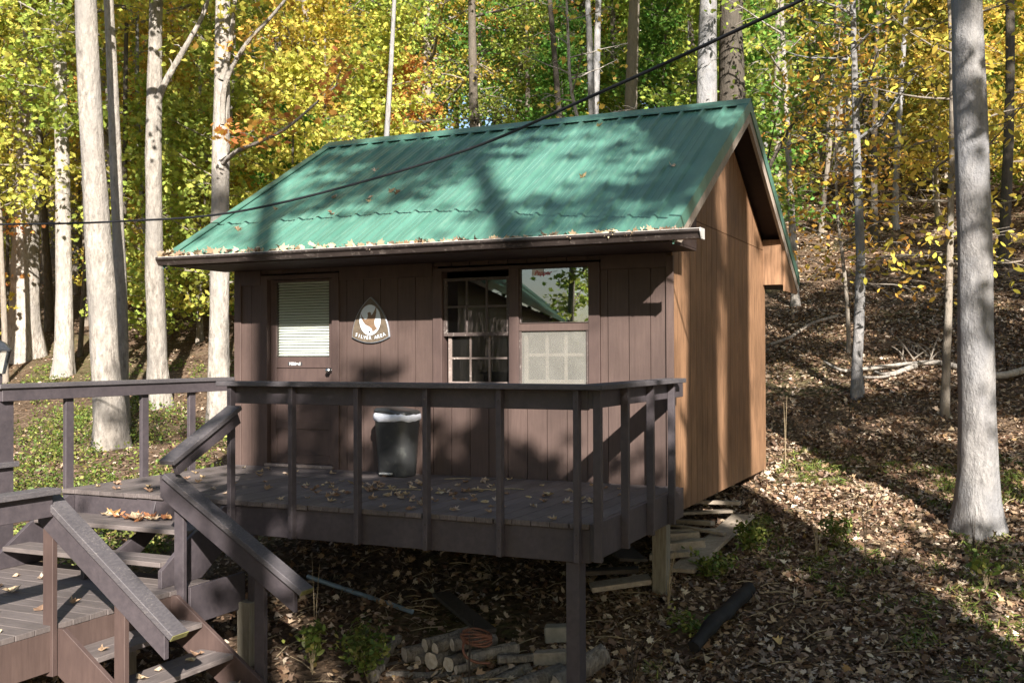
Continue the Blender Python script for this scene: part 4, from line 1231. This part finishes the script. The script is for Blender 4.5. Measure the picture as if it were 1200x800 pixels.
# trees beside and behind the viewer that shade the cabin (out of the picture)
SHT = tree_parts(90, 22.5, .25, 17.2, 2.8, 2700, .22, 'maple', 'midbark', limbs=9, spread=.30)      # tall, bare below
SHK = tree_parts(95, 23, .46, 15.0, 3.2, 2600, .22, 'maple', 'midbark', limbs=12, spread=.30, wob=.22)
SHR = tree_parts(92, 17, .20, 7.5, 3.6, 4200, .25, 'maple', 'midbark', limbs=13, spread=.30)
SHM = tree_parts(93, 10.2, .13, 9.9, 2.4, 2600, .24, 'maple', 'midbark', limbs=16, spread=.35, rise=.15)
SHB = tree_parts(94, 15, .2, 2.5, 4.2, 5200, .26, 'maple', 'midbark', limbs=30, spread=.6)
SHD = tree_parts(96, 11.9, .13, 12.0, 1.0, 420, .20, 'maple', 'midbark', limbs=6, spread=.16, rise=.2)
SHL = tree_parts(91, 9.9, .14, 9.75, 2.5, 5200, .24, 'maple', 'midbark', limbs=20, spread=.34, rise=.15)
SH = [(13.9, -15.0, SHT, 'tall tree behind the viewer with a bare lower trunk, straight behind the low dense trees', 1.0),
      (11.2, -14.6, SHT, 'tall tree behind the viewer with a bare lower trunk, nearest to the neighbouring cabin', 1.0),
      (17.0, -15.6, SHT, 'tall tree behind the viewer with a bare lower trunk, third from the neighbouring cabin', 1.05),
      (10.64, -7.2, SHK, 'thick tree right beside the viewer with a bare lower trunk, shading the gable wall', 1.0),
      (10.9, -5.35, SHK, 'thick tree a little right of the viewer, shading the rear of the gable wall', .97),
      (14.9, -11.4, SHT, 'tall tree behind the viewer with a bare lower trunk, shading the gable peak', 1.08),
      (16.1, -8.0, SHR, 'broad leafy tree right of the viewer, shading the big beech', 1.0),
      (20.0, -5.0, SHR, 'broad leafy tree right of the viewer, shading the slope', 1.05),
      (22.0, -10.0, SHR, 'broad leafy tree far right of the viewer, the outermost one', 1.1),
      (18.5, 1.0, SHR, 'broad leafy tree right of the big beech, out on the slope', 1.0),
      (23.5, 1.5, SHR, 'broad leafy tree far out on the slope to the right', 1.1),
      (7.5, -21.0, SHB, 'dense tall tree behind the viewer, straight back from the cabin', 1.0),
      (2.5, -19.5, SHB, 'dense tall tree behind the viewer, between the two cabins', 1.0),
      (12.5, -24.0, SHB, 'dense tall tree far behind the viewer, straight down the slope', 1.0),
      (-1.0, -25.0, SHB, 'dense tall tree far behind the neighbouring cabin', 1.0),
      (4.5, -27.0, SHB, 'dense tall tree far behind the viewer, down the slope to the left', 1.0),
      (18.0, -26.0, SHB, 'dense tall tree far behind the viewer, lowest down the slope to the right', 1.0),
      (14.6, -.5, SHR, 'broad leafy tree right of the viewer, level with the cabin front', 1.0),
      (16.5, 5.0, SHR, 'broad leafy tree right of the big beech, nearest to the fallen branch', 1.05),
      (20.5, 7.5, SHR, 'broad leafy tree out on the slope to the right, highest up', 1.1),
      (27.0, 6.0, SHR, 'broad leafy tree out on the slope, farthest to the right', 1.15),
      (10.9, -12.2, SHM, 'low thin-leaved tree behind the viewer, nearest to the landing', 1.0),
      (12.7, -13.4, SHD, 'taller thin-leaved tree behind the viewer, behind the second low dense one', 1.0),
      (11.0, -13.6, SHD, 'taller thin-leaved tree behind the viewer, behind the low one nearest to the landing', 1.08),
      (-8.0, -30.0, SHR, 'airy leafy tree far behind the neighbouring cabin', 1.0),
      (12.5, -12.0, SHL, 'low dense leafy tree behind the viewer, second from the landing', 1.0),
      (13.8, -12.1, SHL, 'low dense leafy tree behind the viewer, third from the landing', .9)]
for i, (x, y, ms, lb, sc) in enumerate(SH):
    tree('shade_tree', gpos(x, y), lb, ms, YG, None, i * 1.3, sc)

# ------------------------------------------------------------------ leaf litter and plants (nobody could count them)
def scatter(n, x0, x1, y0, y1):
    return np.stack([RNG.uniform(x0, x1, n), RNG.uniform(y0, y1, n)], 1)


def drop_under(P, keep):  # thin out under the cabin floor
    return P[keep]


LP = []
for (n, x0, x1, y0, y1) in ((78000, 4.2, 9.5, -4, 6), (52000, 3.0, 10.5, 6, 16), (30000, -2, 12, 16, 34), (9000, 0, 5.0, -3.6, 1.5), (9000, -9, 0, -1, 8), (14000, -18, 0, 6, 20), (12000, -30, 0, 18, 40), (5000, -4, 12, 34, 60)):
    P = scatter(n, x0, x1, y0, y1); LP.append(P)
P = np.concatenate(LP)
drift = np.sin(P[:, 0] * 2.1 + 1.7 * np.sin(P[:, 1] * .9)) + np.sin(P[:, 1] * 2.6 + 1.3 * np.sin(P[:, 0] * 1.4 + 2)) + .8 * np.sin(P[:, 0] * 5.3 - P[:, 1] * 4.1)
P = P[RNG.random(len(P)) < np.clip(.75 + .25 * drift, .30, 1)]; y = P[:, 1]
P3 = np.stack([P[:, 0], y, gz(P[:, 0], y) + RNG.uniform(.0, .03, len(P))], 1)
sz = np.where(y < 8, .054, np.where(y < 16, .075, .13))
me = leaf_mesh('fallen_leaves', P3, sz, 'ovate', M['litter'], .42, RNG, None, .5)
tag(link(bpy.data.objects.new('fallen_leaves', me)), 'brown fallen leaves covering the forest floor', 'leaves', kind='stuff')
Pb = np.concatenate([scatter(5200, 4.6, 9.5, -3.5, 6), scatter(2500, 3.5, 10, 6, 14), scatter(1200, .5, 5, -3.2, .5), scatter(1500, -9, 0, -1, 8)])
Pb3 = np.stack([Pb[:, 0], Pb[:, 1], gz(Pb[:, 0], Pb[:, 1]) + RNG.uniform(.015, .05, len(Pb))], 1)
me = leaf_mesh('fallen_leaves', Pb3, .082, 'maple', M['litter'], .55, RNG, None, .9)
tag(link(bpy.data.objects.new('fallen_leaves', me)), 'larger curled maple leaves lying on top of the leaf litter', 'leaves', kind='stuff')


def plant_cloud(centres, h, r, nleaf, size, shape='ovate'):
    out = []
    for (x, y, s) in centres:
        n = int(nleaf * s)
        a = RNG.uniform(0, 6.28, n); rr = r * s * np.sqrt(RNG.random(n)); zz = RNG.random(n) ** 1.2 * h * s * (1 - .6 * rr / (r * s + 1e-6))
        px = x + rr * np.cos(a); py = y + rr * np.sin(a)
        out.append(np.stack([px, py, gz(px, py) + zz + .01], 1))
    return np.concatenate(out)


cs = [(x, y, s) for x, y, s in zip(RNG.uniform(-9.5, -.6, 210), RNG.uniform(-1.5, 6.5, 210), RNG.uniform(.5, 1.25, 210))]
cs += [(x, y, s * .8) for x, y, s in zip(RNG.uniform(-14, -7, 60), RNG.uniform(5, 10, 60), RNG.uniform(.5, 1.1, 60))]
me = leaf_mesh('ground_cover', plant_cloud(cs, .42, .34, 120, .055), .055, 'ovate', M['weed'], 1.0, RNG)
tag(link(bpy.data.objects.new('ground_cover', me)), 'low green weeds covering the ground beyond the deck rail', 'weeds', kind='stuff')
cs = []
for _ in range(420):
    x, y = RNG.uniform(5.0, 9.0), RNG.uniform(-1.5, 5.2)
    if math.sin(x * 1.7 + 1) + math.sin(y * 1.9 + x) > -.5: cs.append((x, y, RNG.uniform(.25, .8)))
me = leaf_mesh('ground_cover', plant_cloud(cs, .17, .22, 75, .045), .05, 'blade', M['weed'], 1.0, RNG)
tag(link(bpy.data.objects.new('ground_cover', me)), 'sparse small green weeds among the leaves right of the cabin', 'weeds', kind='stuff')


def weed(loc, label, h, r, n, size, mat='weed', stems=9, group=None, shape='ovate', name='weed_clump', stemmat='stalk'):
    root = thing(name, loc, label, 'weed', group); mb = MB(); rs_ = random.Random(loc[0]); T = []
    for k in range(stems):
        a = rs_.uniform(0, 6.28); e = Vector((r * math.cos(a) * rs_.uniform(.3, 1), r * math.sin(a) * rs_.uniform(.3, 1), h * rs_.uniform(.6, 1)))
        mid = Vector((e.x * .35, e.y * .35, e.z * .6)); o0 = Vector(loc)
        mb.tube([o0, o0 + mid, o0 + e], [.004, .003, .0015], 4, False); T += [e, mid.lerp(e, .5), mid, mid.lerp(e, .8)]
    mb.build('stem', M[stemmat], root, fix=False)
    if n:
        T = np.array([tuple(q) for q in T]); rg = np.random.default_rng(int(abs(loc[0]) * 1000))
        P = T[rg.integers(0, len(T), n)] + rg.normal(0, 1, (n, 3)) * np.array([.035, .035, .04])
        o = link(bpy.data.objects.new('foliage', leaf_mesh('foliage', P, size, shape, M[mat], 1.0, rg))); o.parent = root
    return root


weed(gpos(5.28, 1.14, 0), 'bushy green weed clump beside the scrap boards under the gable', .30, .22, 420, .05)
weed(gpos(6.12, 1.46, 0), 'green weed clump in the middle of the leafy ground right of the cabin', .28, .22, 300, .05)
weed(gpos(5.15, .35, 0), 'green weed clump near the foot of the timber post', .22, .25, 320, .05)
weed(gpos(5.3, -.75, 0), 'grassy weed clump beside the charred log', .18, .26, 260, .045)
weed(gpos(7.41, .74, 0), 'yellow-green sprouting weed in front of the big beech trunk', .34, .12, 90, .07)
weed(gpos(2.63, -2.3, 0), 'green leafy sprout at the foot of the lower stairs', .40, .14, 130, .07)
weed(gpos(3.12, -2.25, 0), 'bright green ferny weed in front of the firewood', .36, .20, 420, .045)
weed(gpos(2.85, -2.0, 0), 'dark green ferny weed left of the firewood', .34, .20, 380, .045)
weed(gpos(5.04, 4.54, 0), 'tall dry straw stalk at the rear corner of the cabin', 1.0, .05, 0, .05, stems=2, name='dry_stalk')
weed(gpos(5.96, 1.05, 0), 'bent clump of dry straw stalks on the leafy ground right of the deck', .5, .22, 0, .05, stems=8, name='dry_stalk')
weed(gpos(6.4, 1.0, 0), 'thin upright dry stalks between weed clump and the big beech', .7, .12, 0, .05, stems=4, name='dry_stalk')
weed(gpos(7.30, 1.6, 0), 'dead dark stalk standing in front of the big beech trunk', .5, .06, 0, .05, stems=3, name='dry_stalk', stemmat='darkstalk')
weed(gpos(4.95, -.45, 0), 'wispy dry stalks beside the timber post under the deck corner', .6, .16, 0, .05, stems=7, name='dry_stalk')
weed(gpos(2.55, -2.15, 0), 'two long dry stems rising to the deck edge', 1.05, .10, 0, .05, stems=2, name='dry_stalk')
weed(gpos(3.95, -2.2, 0), 'dead dark stalk with white seed fluff before the firewood', .7, .05, 0, .05, stems=3, name='dry_stalk', stemmat='darkstalk')
weed(gpos(5.05, -1.7, 0), 'dead dark stalks beside the front deck post', .55, .16, 0, .05, stems=5, name='dry_stalk', stemmat='darkstalk')

# fallen branches on the slope
def on_ground(pts, lift): return [(x, y, float(gz(x, y)) + lift) for x, y in pts]


t = MB(); p = cr(on_ground([(4.78, 9.7), (5.13, 9.27), (5.5, 9.35), (6.23, 9.5), (6.62, 9.55), (6.97, 9.3), (7.5, 9.0), (8.2, 9.5), (9.2, 9.8)], .09), 6); t.tube(p, [.02 + .05 * i / len(p) for i in range(len(p))], 9, jit=.1)
p = cr(on_ground([(5.66, 9.2), (5.8, 9.0), (6.0, 9.02), (6.27, 9.45)], .07), 5); t.tube(p, [.02 + .03 * i / len(p) for i in range(len(p))], 8)
p = cr(on_ground([(5.4, 9.0), (5.75, 8.9), (6.0, 9.0)], .05), 5); t.tube(p, .022, 7)
solo(t, 'fallen_branch', M['bark'], 'long pale fallen branch lying on the slope behind the saplings', 'branch')
t = MB()
for k in range(11):
    a = random.uniform(-1.3, 1.3); x0 = 6.26 + random.uniform(-.35, .35); y0 = 9.85 + random.uniform(-.1, .5); z = float(gz(x0, y0)); ln = random.uniform(.3, .9); el = random.uniform(.1, .9)
    p0 = Vector((x0, y0, z + .02)); dd = Vector((math.sin(a) * math.cos(el), .3, math.sin(el))) * ln
    t.tube(cr([p0, p0 + dd * .5 + Vector((random.uniform(-.06, .06), 0, .05)), p0 + dd], 3), [.016, .014, .013, .012, .01, .007, .004], 5)
solo(t, 'twig_heap', M['midbark'], 'small heap of pale sticks above the long fallen branch', 'twigs')
t = MB(); t.tube(cr(on_ground([(3.6, 11.0), (3.89, 11.4), (4.15, 12.2), (4.6, 12.75)], .05), 5), [.035] * 16, 7, jit=.2)
solo(t, 'fallen_branch', M['midbark'], 'dark fallen branch slanting up the slope near the gable eave', 'branch')

t = MB()
for k in range(520):
    x = random.uniform(4.9, 10) if k % 3 else random.uniform(1.5, 5); y = random.uniform(-3.2, 9) if k % 3 else random.uniform(-2.6, .5)
    a = random.uniform(0, 6.28); ln = random.uniform(.06, .32); z = float(gz(x, y)) + .035
    x2, y2 = x + ln * math.cos(a), y + ln * math.sin(a); z2 = float(gz(x2, y2)) + random.uniform(.02, .07)
    r_ = random.uniform(.0025, .006)
    t.tube([(x, y, z), ((x + x2) / 2 + random.uniform(-.02, .02), (y + y2) / 2, (z + z2) / 2 + .012), (x2, y2, z2)], [r_, r_, r_ * .6], 4, False)
o = t.build('ground_litter', M['stalk'], None, fix=False); tag(o, 'thin dry twigs strewn among the fallen leaves', 'twigs', kind='stuff')

# ------------------------------------------------------------------ dry leaves lying on the woodwork: one by one
def curled(seed, shape, size, mat):
    rg = np.random.default_rng(seed); sh = SHAPES[shape]; k = len(sh)
    mb = MB()
    ctr = [(0, 0, .0)]
    pts = [(q[0] * size, q[1] * size, size * (.30 * rg.random() + .9 * abs(q[0]) ** 1.4 * rg.uniform(.2, 1.0))) for q in sh]
    vs = [(0, 0, size * .03)] + pts
    fs = [(0, 1 + i, 1 + (i + 1) % k) for i in range(k)]
    me = bpy.data.meshes.new('dry_leaf'); me.from_pydata(vs, [], fs)
    for kk in ('rnd', 'rnd2'):
        at = me.attributes.new(kk, 'FLOAT', 'FACE'); at.data.foreach_set('value', np.full(len(fs), rg.random(), np.float32))
    me.materials.append(mat); return me


CURL = [curled(i, 'maple' if i % 3 else 'ovate', .135 if i % 3 else .11, M['dry']) for i in range(9)]
CURLO = [curled(30 + i, 'maple', .13, M['dryorange']) for i in range(3)]


def leaf_at(x, y, z, label, group, tilt=(0, 0), sc=1.0, pool=CURL):
    o = link(bpy.data.objects.new('dry_leaf', random.choice(pool)))
    o.location = (x, y, z + .002); o.rotation_euler = (tilt[0] + random.uniform(-.15, .15), tilt[1] + random.uniform(-.15, .15), random.uniform(0, 6.28))
    o.scale = (sc,) * 3
    return tag(o, label, 'leaf', group)


rl = random.Random(3)
for k in range(150):
    if rl.random() < .55: x, y = rl.gauss(3.1, .75), rl.gauss(-1.45, .4)
    else: x, y = rl.uniform(.15, 4.7), rl.uniform(-2.2, -.12)
    if not (0 < x < 4.85 and -2.25 < y < -.06): continue
    leaf_at(x, y, 0, 'curled dry tan leaf lying on the deck boards', 'dry leaves on the deck boards', sc=rl.uniform(.45, .85))
for k in range(24):
    x, y = rl.uniform(.4, 1.85), rl.uniform(-4.6, -3.15)
    leaf_at(x, y, -.57, 'dry leaf lying on the boards of the lower landing', 'dry leaves on the landing', sc=rl.uniform(.6, 1.1), pool=CURL + CURLO)
for k in range(22):
    leaf_at(rl.gauss(.95, .25), rl.uniform(-2.52, -2.36), -.19 + rl.uniform(0, .02), 'dry leaf heaped on the top step below the deck', 'dry leaves on the top step', sc=rl.uniform(.6, 1.0), pool=CURL + CURLO)
for k in range(10):
    i = rl.randrange(0, 3); leaf_at(1.93 + RUN * i + rl.uniform(.08, .24), rl.uniform(-4.0, -3.2), -.57 - RISE * (i + 1), 'dry leaf lying on a tread of the lower stairs', 'dry leaves on the lower stairs', sc=rl.uniform(.6, .9))
for (x, y) in ((1.05, .32), (1.55, .25), (1.75, .35), (1.62, .12), (1.85, .30), (1.30, -.1), (.3, -.35), (3.9, .35), (1.15, 1.0), (3.55, 1.75), (.45, .1), (4.75, .45)):
    leaf_at(x, y, roofz(y) + .003, 'dry tan leaf lying on the green roof', 'dry leaves on the roof', (math.atan(SL), 0), .75)
n = 330
u = RNG.random(n) ** 1.0
gx = XL + (5.3 - XL) * np.where(RNG.random(n) < .7, RNG.random(n) ** 1.5, RNG.random(n))
gp = np.stack([gx, RNG.uniform(EY - .11, EY + .04, n), 2.165 + RNG.random(n) * .055 * np.clip(1.3 - gx / 5, .35, 1.2)], 1)
me = leaf_mesh('gutter_leaves', gp, .085, 'maple', M['dry'], 1.0, RNG, None, .6)
tag(link(bpy.data.objects.new('gutter_leaves', me)), 'heaped dry leaves filling the front gutter', 'leaves', kind='stuff')
for a, b in (((2.75, -.35, .004), (3.0, -.30, .012)), ((2.55, -1.3, .004), (2.95, -1.15, .006)), ((3.3, -1.0, .004), (3.75, -.75, .006))):
    t = MB(); a = Vector(a); b = Vector(b); t.tube(cr([a, a.lerp(b, .4) + Vector((.02, -.03, .008)), a.lerp(b, .7) + Vector((0, .02, .004)), b], 4), .005, 5)
    solo(t, 'dry_twig', M['stalk'], 'thin dry twig lying on the deck boards', 'twig', 'dry twigs on the deck')

# ------------------------------------------------------------------ the other cabin, seen only as a reflection in the windows
oc = thing('neighbour_cabin', (-5.5, -18.0, -3.0), 'second brown cabin with a green ribbed roof facing the first', 'cabin')
HD = Vector((-0.3145, -0.9493, 0)); E0 = Vector((-1.10, -8.77, 2.486)); R0 = Vector((-5.318, -21.223, 3.942)); R0.z = 4.6
LA, LB = -1.0, 30.0
# real roof: eave line and ridge line run along HD; the far slope mirrors the near one
perp = Vector((HD.y, -HD.x, 0)); run = -3.2
if (E0 + perp * run).x < E0.x: run = -run      # the ridge lies on the far side of the eave from the first cabin
def onrun(base, a): return base + HD * a
r0 = E0 - perp * run; r0.z = 5.0
for sgn in (1, -1):
    e0 = r0 + perp * run * sgn; e0.z = E0.z
    v = e0 - r0; t = MB(); nr = 22
    nn = HD.cross(v).normalized(); nn = nn if nn.z > 0 else -nn
    for k in range(nr):
        p = r0 + v * (k / nr); q = r0 + v * ((k + 1) / nr)
        pts4 = [p + nn * .0, q + nn * .045, q - nn * .08, p - nn * .08]
        t.add([w + HD * LA for w in pts4] + [w + HD * LB for w in pts4], [(0, 1, 2, 3), (7, 6, 5, 4), (0, 4, 5, 1), (1, 5, 6, 2), (2, 6, 7, 3), (3, 7, 4, 0)])
    t.build('roof', M['roof'], oc)
t = MB(); P4 = [r0 + HD * a + perp * (run * b) for a, b in ((LA + .4, -.8), (LB - .4, -.8), (LB - .4, .8), (LA + .4, .8))]
t.add([Vector((p.x, p.y, -3.2)) for p in P4] + [Vector((p.x, p.y, E0.z + .15)) for p in P4], [(0, 1, 2, 3), (7, 6, 5, 4), (0, 4, 5, 1), (1, 5, 6, 2), (2, 6, 7, 3), (3, 7, 4, 0)])
t.build('wall', M['brown'], oc)

# ------------------------------------------------------------------ camera, light, world
cam = bpy.data.cameras.new('camera'); co = link(bpy.data.objects.new('camera', cam)); S.camera = co
right = Vector((.90783013, .41932394, -.00344835)); up = Vector((.00848255, -.01014172, .99991259)); fwd = Vector((-.41925232, .90778003, .0127639))
co.matrix_world = Matrix(((right.x, up.x, -fwd.x, 7.5277), (right.y, up.y, -fwd.y, -9.1581), (right.z, up.z, -fwd.z, 1.1747), (0, 0, 0, 1)))
cam.sensor_width = 36; cam.lens = 36 * 1235.8 / 1200; cam.clip_end = 2000; cam.clip_start = .05

SUN = Vector((.72, -1.0, .62)).normalized()
w = bpy.data.worlds.new('World'); S.world = w; w.use_nodes = True
nt = w.node_tree; bg = nt.nodes['Background']
sk = nt.nodes.new('ShaderNodeTexSky'); sk.sky_type = 'NISHITA'; sk.sun_disc = False
sk.sun_elevation = math.asin(SUN.z); sk.sun_rotation = math.atan2(SUN.x, SUN.y)
nt.links.new(sk.outputs[0], bg.inputs[0]); bg.inputs[1].default_value = .06
ld = bpy.data.lights.new('sun', 'SUN'); ld.energy = 5.0; ld.angle = R(.53); ld.color = (1, .94, .86)
lo = link(bpy.data.objects.new('sun', ld)); lo.rotation_euler = SUN.to_track_quat('Z', 'Y').to_euler()

S.view_settings.view_transform = 'Standard'; S.view_settings.look = 'None'; S.view_settings.exposure = 1.7; S.view_settings.gamma = 1
c = S.cycles
c.max_bounces = 7; c.diffuse_bounces = 2; c.glossy_bounces = 3; c.transmission_bounces = 4; c.transparent_max_bounces = 10
c.sample_clamp_indirect = 6; c.use_denoising = True
try: c.denoiser = 'OPENIMAGEDENOISE'
except Exception: pass
